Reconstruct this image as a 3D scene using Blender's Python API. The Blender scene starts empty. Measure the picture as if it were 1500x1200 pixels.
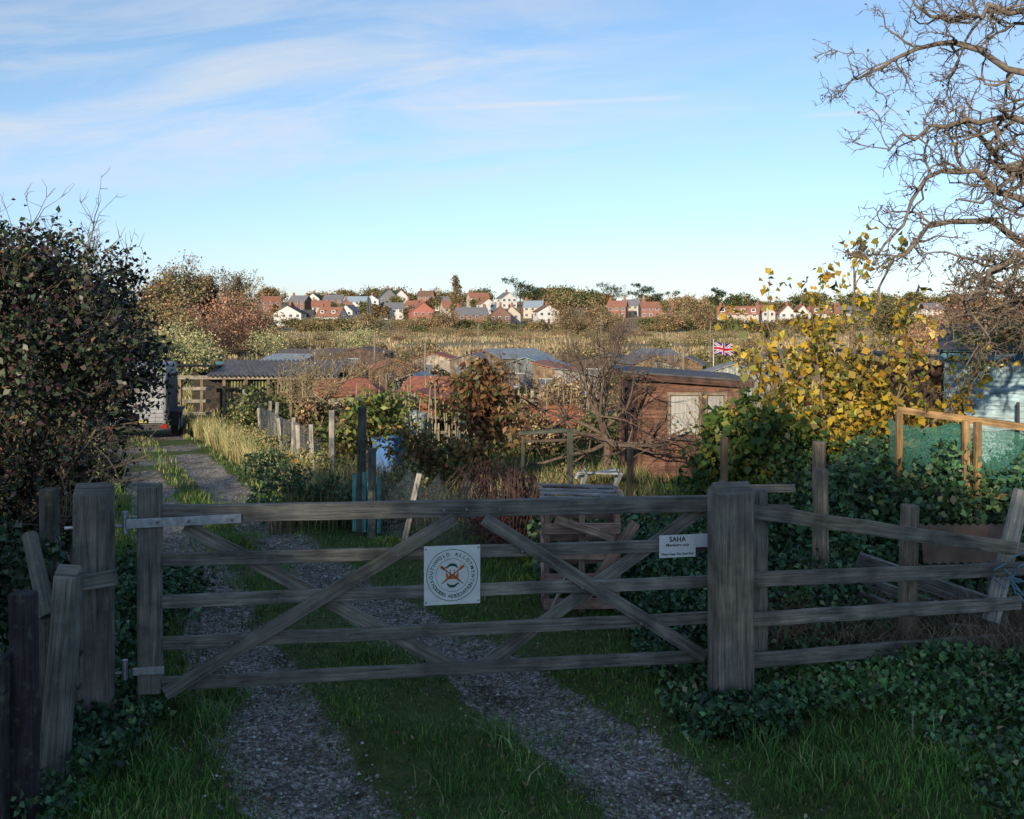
import bpy, math, random
import numpy as np
from mathutils import Vector, Matrix
rng=np.random.default_rng(7); random.seed(7)
scene=bpy.context.scene
COL=scene.collection
GAIN=1.42
# ---------------------------------------------------------------- terrain
YS=[-120,8,11,17,26,50,90,150,300,340,400,440,500,560,700,4000]
ZS=[0,0,-.12,-.35,-.75,-1.35,-2.3,-3.5,-4.2,-3.9,-2.2,-.1,4.8,8.4,10,10]
RR_Y=[-120,3,5.27,6.09,7.22,8.48,10,12.9,16.7,26,40]
RR_X=[24,1.95,.96,.57,.0,-.73,-1.65,-2.95,-4.57,-8.5,-15]
LR_Y=[-120,3,5.27,6.09,7.22,10,12.9,18,26,40]
LR_X=[22,-.1,-.98,-1.38,-1.85,-3.05,-4.35,-6.4,-10.0,-16.5]
def sst(a,b,x):
    t=np.clip((x-a)/(b-a),0,1); return t*t*(3-2*t)
def rutd(x,y):
    a=np.abs(x-np.interp(y,RR_Y,RR_X)); b=np.abs(x-np.interp(y,LR_Y,LR_X))
    return np.minimum(a,b)
def th(x,y):
    x=np.asarray(x,float); y=np.asarray(y,float)
    z=np.interp(y,YS,ZS)
    n=.03*np.sin(x*1.3+y*.7)+.02*np.sin(x*2.9-y*2.1)+.015*np.sin(y*4.3+x*.9)
    near=1-sst(20,60,y)
    z=z+n*near
    z=z+.16*sst(-2.1,-3.2,x)*near*(1-sst(9,13,y))
    z=z-.045*(1-sst(.2,.5,rutd(x,y)))*near
    z=z+.05*sst(1.2,2.4,x)*near
    z=z+(.25*np.sin(x*.05+y*.03)+.15*np.sin(x*.11-y*.07))*sst(60,200,y)
    z=z+(.9*np.sin(x*.03+1)+.5*np.sin(x*.071))*sst(380,480,y)-5.2*sst(10,90,x)*sst(430,560,y)+1.3*sst(20,100,x)*sst(340,400,y)
    return z
def thf(x,y): return float(th(x,y))
# ---------------------------------------------------------------- mesh helpers
def mesh_np(name,V,F,mat,cols=None,colface=None,parent=None,smooth=False,uv=None):
    V=np.asarray(V,np.float32); F=np.asarray(F,np.int32); n,k=F.shape
    me=bpy.data.meshes.new(name)
    me.vertices.add(len(V)); me.vertices.foreach_set('co',V.ravel())
    me.loops.add(n*k); me.loops.foreach_set('vertex_index',F.ravel())
    me.polygons.add(n)
    me.polygons.foreach_set('loop_start',np.arange(0,n*k,k,dtype=np.int32))
    me.polygons.foreach_set('loop_total',np.full(n,k,np.int32))
    if smooth: me.polygons.foreach_set('use_smooth',np.ones(n,bool))
    if cols is not None:
        a=me.color_attributes.new('Col','FLOAT_COLOR','POINT')
        c=np.ones((len(V),4),np.float32); c[:,:3]=cols
        a.data.foreach_set('color',c.ravel())
    me.update(calc_edges=True); me.validate()
    me.materials.append(mat)
    o=bpy.data.objects.new(name,me); COL.objects.link(o)
    if parent: o.parent=parent
    return o
def empty(name,loc=(0,0,0)):
    e=bpy.data.objects.new(name,None); e.empty_display_size=.2; COL.objects.link(e); return e
class MB:
    def __init__(s): s.v=[];s.f=[];s.uv=[];s.c=[]
    def poly(s,pts,col,uvs=None):
        b=len(s.v); s.v+= [tuple(p) for p in pts]; s.f.append(tuple(range(b,b+len(pts))))
        if uvs is None: uvs=[(p[0]+p[1],p[2]) for p in pts]
        s.uv+=list(uvs); s.c+=[col]*len(pts)
    def beam(s,p0,p1,w,h,up=(0,0,1),col=(1,1,1),seg=1,jit=0.0,peak=0,taper=1.0,cv=.08):
        p0=Vector(p0);p1=Vector(p1); ax=(p1-p0); L=ax.length; ax.normalize()
        up=Vector(up); side=ax.cross(up).normalized(); up=side.cross(ax).normalized()
        k=1+random.uniform(-cv,cv); col=tuple(c*k for c in col)
        ou=random.uniform(0,50); ov=random.uniform(0,50)
        rings=[]
        for i in range(seg+1):
            t=i/seg; c=p0.lerp(p1,t)
            if 0<i<seg or (jit and seg>1): c=c+side*random.uniform(-jit,jit)+up*random.uniform(-jit,jit)
            f=1+(taper-1)*t
            rings.append([c+side*(a*w/2*f)+up*(b*h/2*f) for a,b in((-1,-1),(1,-1),(1,1),(-1,1))])
        per=[0,w,w+h,2*w+h,2*w+2*h]
        for i in range(seg):
            for j in range(4):
                j2=(j+1)%4
                u0=ou+L*i/seg;u1=ou+L*(i+1)/seg
                s.poly((rings[i][j],rings[i][j2],rings[i+1][j2],rings[i+1][j]),col,
                    [(u0,ov+per[j]),(u0,ov+per[j+1]),(u1,ov+per[j+1]),(u1,ov+per[j])])
        r=rings[0]; s.poly((r[3],r[2],r[1],r[0]),col,[(ou,ov),(ou+.02,ov),(ou+.02,ov+h),(ou,ov+h)])
        r=rings[-1]
        if peak:
            a=(r[0]+r[3])/2+ax*peak; bb=(r[1]+r[2])/2+ax*peak
            q=[(ou,ov),(ou+.05,ov),(ou+.05,ov+h),(ou,ov+h)]
            s.poly((r[0],r[1],bb,a),col,q); s.poly((r[2],r[3],a,bb),col,q)
            s.poly((r[1],r[2],bb),col,q[:3]); s.poly((r[3],r[0],a),col,q[:3])
        else: s.poly((r[0],r[1],r[2],r[3]),col,[(ou,ov),(ou+.02,ov),(ou+.02,ov+h),(ou,ov+h)])
    def box(s,c,size,rz=0,col=(1,1,1)):
        c=Vector(c); d=Vector((math.cos(rz),math.sin(rz),0))*size[0]/2
        s.beam(c-d,c+d,size[1],size[2],(0,0,1),col,cv=0)
    def cyl(s,p0,p1,r0,r1=None,n=10,col=(1,1,1),caps=True):
        if r1 is None:r1=r0
        p0=Vector(p0);p1=Vector(p1);ax=(p1-p0);L=ax.length;ax.normalize()
        ref=Vector((0,0,1)) if abs(ax.z)<.9 else Vector((1,0,0))
        a=ax.cross(ref).normalized(); b=ax.cross(a); ou=random.uniform(0,50)
        R=[[p+(a*math.cos(2*math.pi*i/n)+b*math.sin(2*math.pi*i/n))*r for i in range(n)] for p,r in((p0,r0),(p1,r1))]
        for i in range(n):
            j=(i+1)%n; u=2*math.pi*r0/n
            s.poly((R[0][j],R[0][i],R[1][i],R[1][j]),col,[(ou,ou+u*(i+1)),(ou,ou+u*i),(ou+L,ou+u*i),(ou+L,ou+u*(i+1))])
        if caps:
            s.poly(R[0],col,[(0,0)]*n); s.poly(R[1][::-1],col,[(0,0)]*n)
    def obj(s,name,mat,parent=None,bevel=0,smooth=False):
        me=bpy.data.meshes.new(name); me.from_pydata(s.v,[],s.f)
        ul=me.uv_layers.new(name='UVMap'); ul.data.foreach_set('uv',np.array(s.uv,np.float32).ravel())
        a=me.color_attributes.new('Col','FLOAT_COLOR','CORNER')
        c=np.ones((len(s.c),4),np.float32); c[:,:3]=np.array(s.c)[:,:3]
        a.data.foreach_set('color',c.ravel())
        import bmesh
        bm=bmesh.new(); bm.from_mesh(me); bmesh.ops.remove_doubles(bm,verts=bm.verts,dist=1e-5)
        bmesh.ops.recalc_face_normals(bm,faces=bm.faces); bm.to_mesh(me); bm.free()
        me.materials.append(mat)
        o=bpy.data.objects.new(name,me); COL.objects.link(o)
        if parent:o.parent=parent
        if bevel:
            m=o.modifiers.new('bev','BEVEL'); m.width=bevel; m.segments=2; m.limit_method='ANGLE'
        return o
# ---------------------------------------------------------------- materials
def newmat(name):
    m=bpy.data.materials.new(name); m.use_nodes=True; nt=m.node_tree; nt.nodes.clear()
    out=nt.nodes.new('ShaderNodeOutputMaterial'); return m,nt,out
def N(nt,t,**kw):
    n=nt.nodes.new(t)
    for k,v in kw.items(): setattr(n,k,v)
    return n
def ramp(nt,stops,inp=None):
    r=nt.nodes.new('ShaderNodeValToRGB'); e=r.color_ramp.elements
    while len(e)<len(stops): e.new(.5)
    for i,(p,c) in enumerate(stops):
        e[i].position=p; e[i].color=(c[0],c[1],c[2],1) if hasattr(c,'__len__') else (c,c,c,1)
    if inp: nt.links.new(inp,r.inputs['Fac'])
    return r
def mixc(nt,f,a,b,bt='MIX'):
    m=nt.nodes.new('ShaderNodeMix'); m.data_type='RGBA'; m.blend_type=bt
    for s,v in((m.inputs[0],f),(m.inputs[6],a),(m.inputs[7],b)):
        if hasattr(v,'is_linked'): nt.links.new(v,s)
        elif hasattr(v,'__len__'): s.default_value=(v[0],v[1],v[2],1)
        else: s.default_value=v
    return m.outputs[2]
def math_(nt,op,a,b=None,c=None):
    m=nt.nodes.new('ShaderNodeMath'); m.operation=op
    for i,v in enumerate((a,b,c)):
        if v is None: continue
        if hasattr(v,'is_linked'): nt.links.new(v,m.inputs[i])
        else: m.inputs[i].default_value=v
    return m.outputs[0]
def mat_leaf(name,trans=.35,rough=.5,spec=.3):
    m,nt,out=newmat(name); at=N(nt,'ShaderNodeAttribute',attribute_name='Col')
    if trans==0:
        p=N(nt,'ShaderNodeBsdfDiffuse'); nt.links.new(at.outputs['Color'],p.inputs['Color']); nt.links.new(p.outputs[0],out.inputs[0]); return m
    p=N(nt,'ShaderNodeBsdfPrincipled'); p.inputs['Roughness'].default_value=rough
    p.inputs['Specular IOR Level'].default_value=spec
    nt.links.new(at.outputs['Color'],p.inputs['Base Color'])
    if trans<0: nt.links.new(p.outputs[0],out.inputs[0]); return m
    t=N(nt,'ShaderNodeBsdfTranslucent'); nt.links.new(at.outputs['Color'],t.inputs['Color'])
    mx=N(nt,'ShaderNodeMixShader'); mx.inputs[0].default_value=trans
    nt.links.new(p.outputs[0],mx.inputs[1]); nt.links.new(t.outputs[0],mx.inputs[2])
    nt.links.new(mx.outputs[0],out.inputs[0]); return m
def mat_wood(name,grain=1.0,lichen=.35,rough=.85,su=2.5,sv=55,lo=.25):
    m,nt,out=newmat(name); at=N(nt,'ShaderNodeAttribute',attribute_name='Col')
    uv=N(nt,'ShaderNodeUVMap'); mp=N(nt,'ShaderNodeMapping'); mp.inputs['Scale'].default_value=(su,sv,1)
    nt.links.new(uv.outputs[0],mp.inputs[0])
    n1=N(nt,'ShaderNodeTexNoise'); n1.inputs['Scale'].default_value=1; n1.inputs['Detail'].default_value=8; n1.inputs['Roughness'].default_value=.68; n1.inputs['Distortion'].default_value=.8
    nt.links.new(mp.outputs[0],n1.inputs[0])
    r1=ramp(nt,[(.30,lo*grain),(.42,.62),(.55,1.0),(.72,1.45)],n1.outputs[0])
    n2=N(nt,'ShaderNodeTexNoise'); n2.inputs['Scale'].default_value=5; n2.inputs['Detail'].default_value=7
    tc=N(nt,'ShaderNodeTexCoord'); nt.links.new(tc.outputs['Object'],n2.inputs[0])
    r2=ramp(nt,[(.32,(.55,.55,.55)),(.5,(.95,.94,.92)),(.7,(1.4,1.35,1.26))],n2.outputs[0])
    c=mixc(nt,1,at.outputs['Color'],r1.outputs[0],'MULTIPLY'); c=mixc(nt,1,c,r2.outputs[0],'MULTIPLY')
    n3=N(nt,'ShaderNodeTexNoise'); n3.inputs['Scale'].default_value=23; n3.inputs['Detail'].default_value=6; nt.links.new(tc.outputs['Object'],n3.inputs[0])
    r3=ramp(nt,[(.55,0),(.7,lichen)],n3.outputs[0])
    c=mixc(nt,r3.outputs[0],c,(.2,.22,.13))
    p=N(nt,'ShaderNodeBsdfPrincipled'); p.inputs['Roughness'].default_value=rough; p.inputs['Specular IOR Level'].default_value=.25
    nt.links.new(c,p.inputs['Base Color'])
    b=N(nt,'ShaderNodeBump'); b.inputs['Strength'].default_value=.8; b.inputs['Distance'].default_value=.008
    nt.links.new(n1.outputs[0],b.inputs['Height']); nt.links.new(b.outputs[0],p.inputs['Normal'])
    nt.links.new(p.outputs[0],out.inputs[0]); return m
def mat_matte(name,rough=.8,metal=0,var=.3,scale=6,spec=.4,bump=0):
    m,nt,out=newmat(name); at=N(nt,'ShaderNodeAttribute',attribute_name='Col')
    tc=N(nt,'ShaderNodeTexCoord'); n=N(nt,'ShaderNodeTexNoise'); n.inputs['Scale'].default_value=scale; n.inputs['Detail'].default_value=7
    nt.links.new(tc.outputs['Object'],n.inputs[0]); r=ramp(nt,[(.3,1-var),(.7,1+var*.6)],n.outputs[0])
    c=mixc(nt,1,at.outputs['Color'],r.outputs[0],'MULTIPLY')
    p=N(nt,'ShaderNodeBsdfPrincipled'); p.inputs['Roughness'].default_value=rough; p.inputs['Metallic'].default_value=metal
    p.inputs['Specular IOR Level'].default_value=spec
    nt.links.new(c,p.inputs['Base Color'])
    if bump:
        b=N(nt,'ShaderNodeBump'); b.inputs['Strength'].default_value=.5; b.inputs['Distance'].default_value=bump
        nt.links.new(n.outputs[0],b.inputs['Height']); nt.links.new(b.outputs[0],p.inputs['Normal'])
    nt.links.new(p.outputs[0],out.inputs[0]); return m
def mat_net(name,col,op=.5,sc=60):
    m,nt,out=newmat(name)
    p=N(nt,'ShaderNodeBsdfPrincipled'); p.inputs['Base Color'].default_value=(*col,1); p.inputs['Roughness'].default_value=.7
    t=N(nt,'ShaderNodeBsdfTransparent'); tc=N(nt,'ShaderNodeTexCoord'); n=N(nt,'ShaderNodeTexNoise'); n.inputs['Scale'].default_value=sc
    nt.links.new(tc.outputs['Object'],n.inputs[0]); r=ramp(nt,[(.4,op-.25),(.6,min(1,op+.25))],n.outputs[0])
    mx=N(nt,'ShaderNodeMixShader'); nt.links.new(r.outputs[0],mx.inputs[0]); nt.links.new(t.outputs[0],mx.inputs[1]); nt.links.new(p.outputs[0],mx.inputs[2])
    nt.links.new(mx.outputs[0],out.inputs[0]); return m
M_leaf=mat_leaf('leaf',.3); M_ever=mat_leaf('evergreen_leaf',-1,.45,.4); M_grass=mat_leaf('grass_blade',0); M_dry=mat_leaf('dry_foliage',0)
M_wood=mat_wood('weathered_wood'); M_clap=mat_wood('clapboard',1,.1,.8,2,30,.4); M_paintw=mat_wood('painted_wood',1,.08,.6,2,25,.65)
M_bark=mat_matte('bark',.9,0,.45,25,.2,.01)
M_matte=mat_matte('painted_surface',.75,0,.22,3); M_metal=mat_matte('galvanised_metal',.42,.6,.3,30)
M_roof=mat_matte('roof_felt',.85,0,.35,5,.3,.01); M_glass=mat_matte('window_glass',.12,0,.3,2,.6)
M_sign=mat_matte('sign_enamel',.4,0,.10,14); M_far=mat_matte('house_surface',.85,0,.12,.6)
M_stone=mat_matte('stone',.85,0,.3,40,.3)
M_netg=mat_net('green_netting',(.03,.16,.12),.66); M_netd=mat_net('dark_netting',(.04,.06,.075),.45,40)
# ---------------------------------------------------------------- vegetation helpers
def pick(pal,n,var=.18,g=None):
    pal=np.array(pal,float); w=pal[:,3]/pal[:,3].sum(); c=pal[rng.choice(len(pal),n,p=w)][:,:3]*(g or GAIN)
    k=1+rng.normal(0,var,(n,1)); return np.clip(c*np.clip(k,.4,1.8)*(1+rng.normal(0,.06,(n,3))),.002,.8)
def rdir(n):
    v=rng.normal(size=(n,3)); return v/np.linalg.norm(v,axis=1,keepdims=True)
def nrm(v): return v/np.maximum(np.linalg.norm(v,axis=-1,keepdims=True),1e-9)
def leafgeo(C,size,cols,asp=.6,droop=0,fold=.25,upn=.3):
    n=len(C); s=(size*rng.uniform(.6,1.35,n))[:,None]
    d=rdir(n); d[:,2]-=droop; d=nrm(d)
    nn=rdir(n); nn[:,2]+=upn; sd=nrm(np.cross(d,nn)); nn=np.cross(sd,d)
    a=C; b=C+d*s*.5+sd*s*asp*.5+nn*s*fold; c=C+d*s; e=C+d*s*.5-sd*s*asp*.5+nn*s*fold
    V=np.stack([a,b,c,e],1).reshape(-1,3); F=np.arange(4*n).reshape(n,4)
    return V,F,np.repeat(cols,4,axis=0)
def leaves(name,C,size,pal,mat=None,parent=None,asp=.6,droop=0,var=.22,clump=None,**k):
    cols=pick(pal,len(C),var)
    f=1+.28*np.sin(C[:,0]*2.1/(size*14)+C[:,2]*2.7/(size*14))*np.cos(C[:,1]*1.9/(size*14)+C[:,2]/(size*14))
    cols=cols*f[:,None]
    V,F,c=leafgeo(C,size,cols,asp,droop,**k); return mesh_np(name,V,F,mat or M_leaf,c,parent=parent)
def blob(c,r,ncl,per,cr,inner=.45,flat=None):
    d=rdir(ncl); rad=rng.uniform(inner**3,1,ncl)**(1/3)
    cc=np.array(c)+d*rad[:,None]*np.array(r)
    s=cr*rng.uniform(.5,1.4,ncl)
    P=cc[:,None,:]+rng.normal(0,1,(ncl,per,3))*s[:,None,None]*.55
    P=P.reshape(-1,3)
    g=th(P[:,0],P[:,1])+.01; P[:,2]=np.maximum(P[:,2],g); return P
def levels(paths,radii,n_per,ln,m=5,spread=.8,up=.1,wob=.25,tmin=.25,rf=.6,rmin=.002,tang=.6):
    Np,M,_=paths.shape; idx=np.repeat(np.arange(Np),n_per); n=len(idx)
    t=rng.uniform(tmin,1,n)*(M-1); i=np.minimum(t.astype(int),M-2); f=(t-i)[:,None]
    st=paths[idx,i]*(1-f)+paths[idx,i+1]*f; tg=nrm(paths[idx,i+1]-paths[idx,i])
    r0=(radii[idx,i]*(1-f[:,0])+radii[idx,i+1]*f[:,0])*rf; r0=np.maximum(r0,rmin)
    d=nrm(tg*tang+rdir(n)*spread+np.array([0,0,up])); L=rng.uniform(ln[0],ln[1],n)/(m-1)
    P=np.zeros((n,m,3)); P[:,0]=st
    for j in range(1,m):
        P[:,j]=P[:,j-1]+d*L[:,None]; d=nrm(d+rng.normal(0,wob,(n,3))+np.array([0,0,up*.3]))
    R=r0[:,None]*np.linspace(1,.35,m)[None,:]
    return P,R
def tubes(groups,sides=5):
    Vs=[];Fs=[];b=0
    for P,R,s in groups:
        n,m,_=P.shape; T=nrm(np.gradient(P,axis=1)); ref=np.array([.31,.57,.76])
        A=nrm(np.cross(T,ref)); B=np.cross(T,A)
        an=np.arange(s)*2*np.pi/s
        V=P[:,:,None,:]+(A[:,:,None,:]*np.cos(an)[:,None]+B[:,:,None,:]*np.sin(an)[:,None])*R[:,:,None,None]
        Vs.append(V.reshape(-1,3))
        I=np.arange(n*m*s).reshape(n,m,s)+b; J=np.roll(I,-1,axis=2)
        F=np.stack([I[:,:-1],J[:,:-1],J[:,1:],I[:,1:]],-1).reshape(-1,4); Fs.append(F); b+=n*m*s
    return np.concatenate(Vs),np.concatenate(Fs)
def branch_obj(name,groups,col,parent=None,var=.1):
    V,F=tubes(groups); c=np.array(col)[None,:]*(1+rng.normal(0,var,(len(V),1)))
    return mesh_np(name,V,F,M_bark,np.clip(c,0.003,1),parent=parent,smooth=True)
def polyp(pts,m=8):
    pts=np.array(pts,float); t=np.linspace(0,len(pts)-1,m)
    return np.stack([np.interp(t,np.arange(len(pts)),pts[:,k]) for k in range(3)],1)
def tree(name,base,h,tr,limbs=7,sub=(5,5),leafpal=None,leafn=0,leafs=.1,spread=.8,up=.25,col=(.13,.10,.075),lean=(0,0),ll=.5,trunkfrac=.5,wob=.22,rmin=.003,mat=None,asp=.6,droop=.2,gran=1.0):
    x,y=base; z=thf(x,y)-.05; e=empty(name)
    tp=polyp([(x,y,z),(x+lean[0]*.4+rng.normal(0,.03*h),y,z+h*trunkfrac*.6),(x+lean[0],y+lean[1],z+h*trunkfrac)],6)[None]
    R0=np.linspace(tr,tr*.6,6)[None]; G=[(tp,R0,8)]
    P,R=levels(tp,R0,limbs,(h*ll*.7,h*ll*1.1),6,spread,up+.25,wob,.45,.7,rmin*2,.5)
    top=levels(tp,R0,2,(h*ll*.8,h*ll),6,.3,.6,wob,.9,.8,rmin*2,.8)
    P=np.concatenate([P,top[0]]);R=np.concatenate([R,top[1]]); G.append((P,R,5))
    P2,R2=levels(P,R,sub[0],(h*ll*.35,h*ll*.65),5,spread,up,wob,.25,.6,rmin*1.3); G.append((P2,R2,4))
    P3,R3=levels(P2,R2,sub[1],(h*ll*.13,h*ll*.33),4,spread,up*.6,wob,.2,.6,rmin); G.append((P3,R3,3))
    branch_obj('trunk_and_branches',G,col,e)
    if leafn:
        i=rng.integers(0,len(P3),leafn); j=rng.integers(1,4,leafn)
        C=P3[i,j]+rng.normal(0,leafs*.8,(leafn,3))
        leaves('foliage',C,leafs,leafpal,mat,e,asp,droop)
    return e,P3
def blades(name,X,Y,h,w,pal,mat=None,lean=.45,parent=None,zb=0,var=.2,root=.55):
    n=len(X); Z=th(X,Y)-.01+zb; B=np.stack([X,Y,Z],1)
    a=rng.uniform(0,2*np.pi,n); sd=np.stack([np.cos(a),np.sin(a),0*a],1); H=(h*rng.uniform(.45,1.3,n))[:,None]; W=(w*rng.uniform(.6,1.3,n))[:,None]
    l=rng.uniform(0,2*np.pi,n); ld=np.stack([np.cos(l),np.sin(l),0*l],1)*rng.uniform(.1,1,n)[:,None]*lean
    up=np.array([0,0,1.])
    m=B+up*H*.55+ld*H*.3; t=B+up*H*.92+ld*H
    V=np.stack([B-sd*W/2,B+sd*W/2,m+sd*W*.38,m-sd*W*.38,t],1).reshape(-1,3)
    b=(np.arange(n)*5)[:,None,None]; F=(b+np.array([[0,1,2],[0,2,3],[3,2,4]])[None]).reshape(-1,3)
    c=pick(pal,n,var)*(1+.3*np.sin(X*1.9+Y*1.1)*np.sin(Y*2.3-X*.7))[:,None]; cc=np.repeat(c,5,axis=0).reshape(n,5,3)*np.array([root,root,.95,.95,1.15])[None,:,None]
    return mesh_np(name,V,F,mat or M_grass,cc.reshape(-1,3),parent=parent)
# ================================================================ GROUND
def geo(a,b,n): return np.geomspace(a,b,n)
xs=np.concatenate([-geo(2600,7.2,44),np.linspace(-7,7,230),geo(7.2,2600,44)])
ys=np.concatenate([np.linspace(-120,3,18)[:-1],np.arange(3,14,.06),np.arange(14,40,.2),geo(40,4000,110)])
XX,YY=np.meshgrid(xs,ys); ZZ=th(XX,YY)
V=np.stack([XX,YY,ZZ],-1).reshape(-1,3); nx=len(xs); ny=len(ys)
I=np.arange(nx*ny).reshape(ny,nx); F=np.stack([I[:-1,:-1],I[:-1,1:],I[1:,1:],I[1:,:-1]],-1).reshape(-1,4)
rd=rutd(XX,YY); R=(1-sst(.16,.62,rd))*(1-sst(34,40,YY))
Gm=sst(26,45,YY); Bm=sst(95,125,YY)
Cc=np.stack([R,Gm,Bm],-1).reshape(-1,3)
m,nt,out=newmat('ground_soil_grass_gravel'); at=N(nt,'ShaderNodeAttribute',attribute_name='Col')
sp=N(nt,'ShaderNodeSeparateColor'); nt.links.new(at.outputs['Color'],sp.inputs[0]); tc=N(nt,'ShaderNodeTexCoord')
def noise(s,d=6,r=.55,src=None):
    n=N(nt,'ShaderNodeTexNoise'); n.inputs['Scale'].default_value=s; n.inputs['Detail'].default_value=d; n.inputs['Roughness'].default_value=r
    nt.links.new(src or tc.outputs['Object'],n.inputs[0]); return n.outputs[0]
ng=noise(3.2,8,.65); gm=math_(nt,'ADD',sp.outputs[0],math_(nt,'MULTIPLY',math_(nt,'SUBTRACT',ng,.5),1.1))
gmr=ramp(nt,[(.38,0),(.55,1)],gm)
vo=N(nt,'ShaderNodeTexVoronoi'); vo.inputs['Scale'].default_value=46; nt.links.new(tc.outputs['Object'],vo.inputs[0])
vs=N(nt,'ShaderNodeSeparateColor'); nt.links.new(vo.outputs['Color'],vs.inputs[0])
gr=ramp(nt,[(0,(.10,.088,.075)),(.45,(.22,.20,.175)),(.8,(.36,.335,.30)),(1,(.55,.52,.48))],vs.outputs[0])
gv=ramp(nt,[(.33,(.36,.34,.28)),(.5,(.88,.86,.82)),(.68,(1.2,1.18,1.14))],noise(3.3,8,.62)); gravel=mixc(nt,1,gr.outputs[0],gv.outputs[0],'MULTIPLY')
grass=ramp(nt,[(.3,(.045,.06,.022)),(.5,(.075,.11,.03)),(.7,(.13,.135,.055))],noise(9,8,.7))
field=ramp(nt,[(.3,(.09,.075,.042)),(.45,(.12,.13,.045)),(.58,(.26,.21,.11)),(.75,(.34,.27,.15))],noise(.35,8,.65))
marsh=ramp(nt,[(.3,(.17,.14,.075)),(.5,(.31,.25,.14)),(.7,(.40,.33,.185))],noise(.07,9,.7))
c=mixc(nt,sp.outputs[1],grass.outputs[0],field.outputs[0]); c=mixc(nt,sp.outputs[2],c,marsh.outputs[0]); c=mixc(nt,gmr.outputs[0],c,gravel)
p=N(nt,'ShaderNodeBsdfPrincipled'); p.inputs['Roughness'].default_value=.95; p.inputs['Specular IOR Level'].default_value=.15
nt.links.new(c,p.inputs['Base Color']); b=N(nt,'ShaderNodeBump'); b.inputs['Strength'].default_value=.8; b.inputs['Distance'].default_value=.012
nt.links.new(vo.outputs['Distance'],b.inputs['Height']); b.invert=True; nt.links.new(b.outputs[0],p.inputs['Normal']); nt.links.new(p.outputs[0],out.inputs[0])
mesh_np('ground',V,F,m,Cc,smooth=True)
def stones(name,n,y0,y1,s0,s1,w):
    Y=rng.uniform(y0**.5,y1**.5,n)**2; side=rng.random(n)<.5
    X=np.where(side,np.interp(Y,RR_Y,RR_X),np.interp(Y,LR_Y,LR_X))+rng.normal(0,w,n)
    s=s0*(s1/s0)**(rng.random(n)**2); 
    oc=np.array([[1,0,0],[0,1,0],[-1,0,0],[0,-1,0],[0,0,1],[0,0,-1]],float)
    D=oc[None]*rng.uniform(.6,1.2,(n,6,1))*s[:,None,None]; D[:,:,2]*=.6
    a=rng.uniform(0,6.28,n); ca,sa=np.cos(a)[:,None],np.sin(a)[:,None]
    x=D[:,:,0]*ca-D[:,:,1]*sa; y=D[:,:,0]*sa+D[:,:,1]*ca
    Vv=np.stack([x+X[:,None],y+Y[:,None],D[:,:,2]+(th(X,Y)+s*.15)[:,None]],-1).reshape(-1,3)
    f=np.array([[0,1,4],[1,2,4],[2,3,4],[3,0,4],[1,0,5],[2,1,5],[3,2,5],[0,3,5]])
    Ff=(np.arange(n)*6)[:,None,None]+f[None]
    pal=[(.12,.10,.08,3),(.22,.19,.16,4),(.36,.32,.28,2.5),(.5,.47,.43,.9),(.2,.13,.09,1)]
    mesh_np(name,Vv,Ff.reshape(-1,3),M_stone,np.repeat(pick(pal,n,g=1.2),6,axis=0))
stones('gravel',24000,4.6,13,.005,.02,.24)
n=270000
Y=rng.uniform(4.4**.5,17**.5,n)**2; X=rng.uniform(-5,6.5,n)*(Y/13+.25)
rd=rutd(X,Y); cl=np.sin(X*2.3+Y*1.7)*np.sin(Y*2.9-X*1.1)+.5*np.sin(X*7.1)*np.sin(Y*6.3)
keep=(rd>.26+.20*cl+rng.normal(0,.10,n))&(rng.random(n)<.62+.33*cl)
X,Y,cl=X[keep],Y[keep],cl[keep]
hh=(.05+.03*np.clip(rutd(X,Y)-.7,0,1.2)+.05*(X<-2.2))*(1+.35*cl)
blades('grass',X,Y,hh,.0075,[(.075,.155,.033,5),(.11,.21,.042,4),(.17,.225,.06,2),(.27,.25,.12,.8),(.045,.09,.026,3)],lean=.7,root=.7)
n=8000
cx=np.concatenate([rng.uniform(-3.4,-1.75,150),rng.uniform(1.2,4.2,90),rng.uniform(-.5,.3,10)]); cy=np.concatenate([rng.uniform(4.6,7.2,150),rng.uniform(5.4,7.6,90),rng.uniform(5,6.4,10)])
k=rng.integers(0,len(cx),n); X=cx[k]+rng.normal(0,.06,n); Y=cy[k]+rng.normal(0,.06,n)
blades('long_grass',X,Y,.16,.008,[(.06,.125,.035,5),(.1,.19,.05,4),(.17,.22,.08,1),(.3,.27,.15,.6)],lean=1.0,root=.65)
n=60000
Y=rng.uniform(14,40,n); X=rng.uniform(-.5,.5,n)*Y*1.1; kp=(rutd(X,Y)>.42)&(rng.random(n)<.9); X,Y=X[kp],Y[kp]
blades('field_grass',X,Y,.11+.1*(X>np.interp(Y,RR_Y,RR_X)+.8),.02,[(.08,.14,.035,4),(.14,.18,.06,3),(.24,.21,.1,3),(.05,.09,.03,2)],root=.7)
n=11000; t=rng.random(n); Yv=14.5+16*t; Xv=np.interp(Yv,RR_Y,RR_X)+.75+rng.exponential(.45,n)
blades('verge_tall_grass',Xv,Yv,.55,.014,[(.34,.28,.15,4),(.26,.23,.1,3),(.14,.18,.06,3)],M_dry,lean=.5)
n=2500; Yv=rng.uniform(17,30,n); Xv=np.interp(Yv,LR_Y,LR_X)-.5-rng.exponential(.35,n)
blades('verge_tall_grass',Xv,Yv,.3,.014,[(.2,.2,.08,3),(.1,.15,.05,3)],M_dry,lean=.5)
n=50000; Y=rng.uniform(28**.5,120**.5,n)**2; X=rng.uniform(-.56,.56,n)*Y
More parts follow.
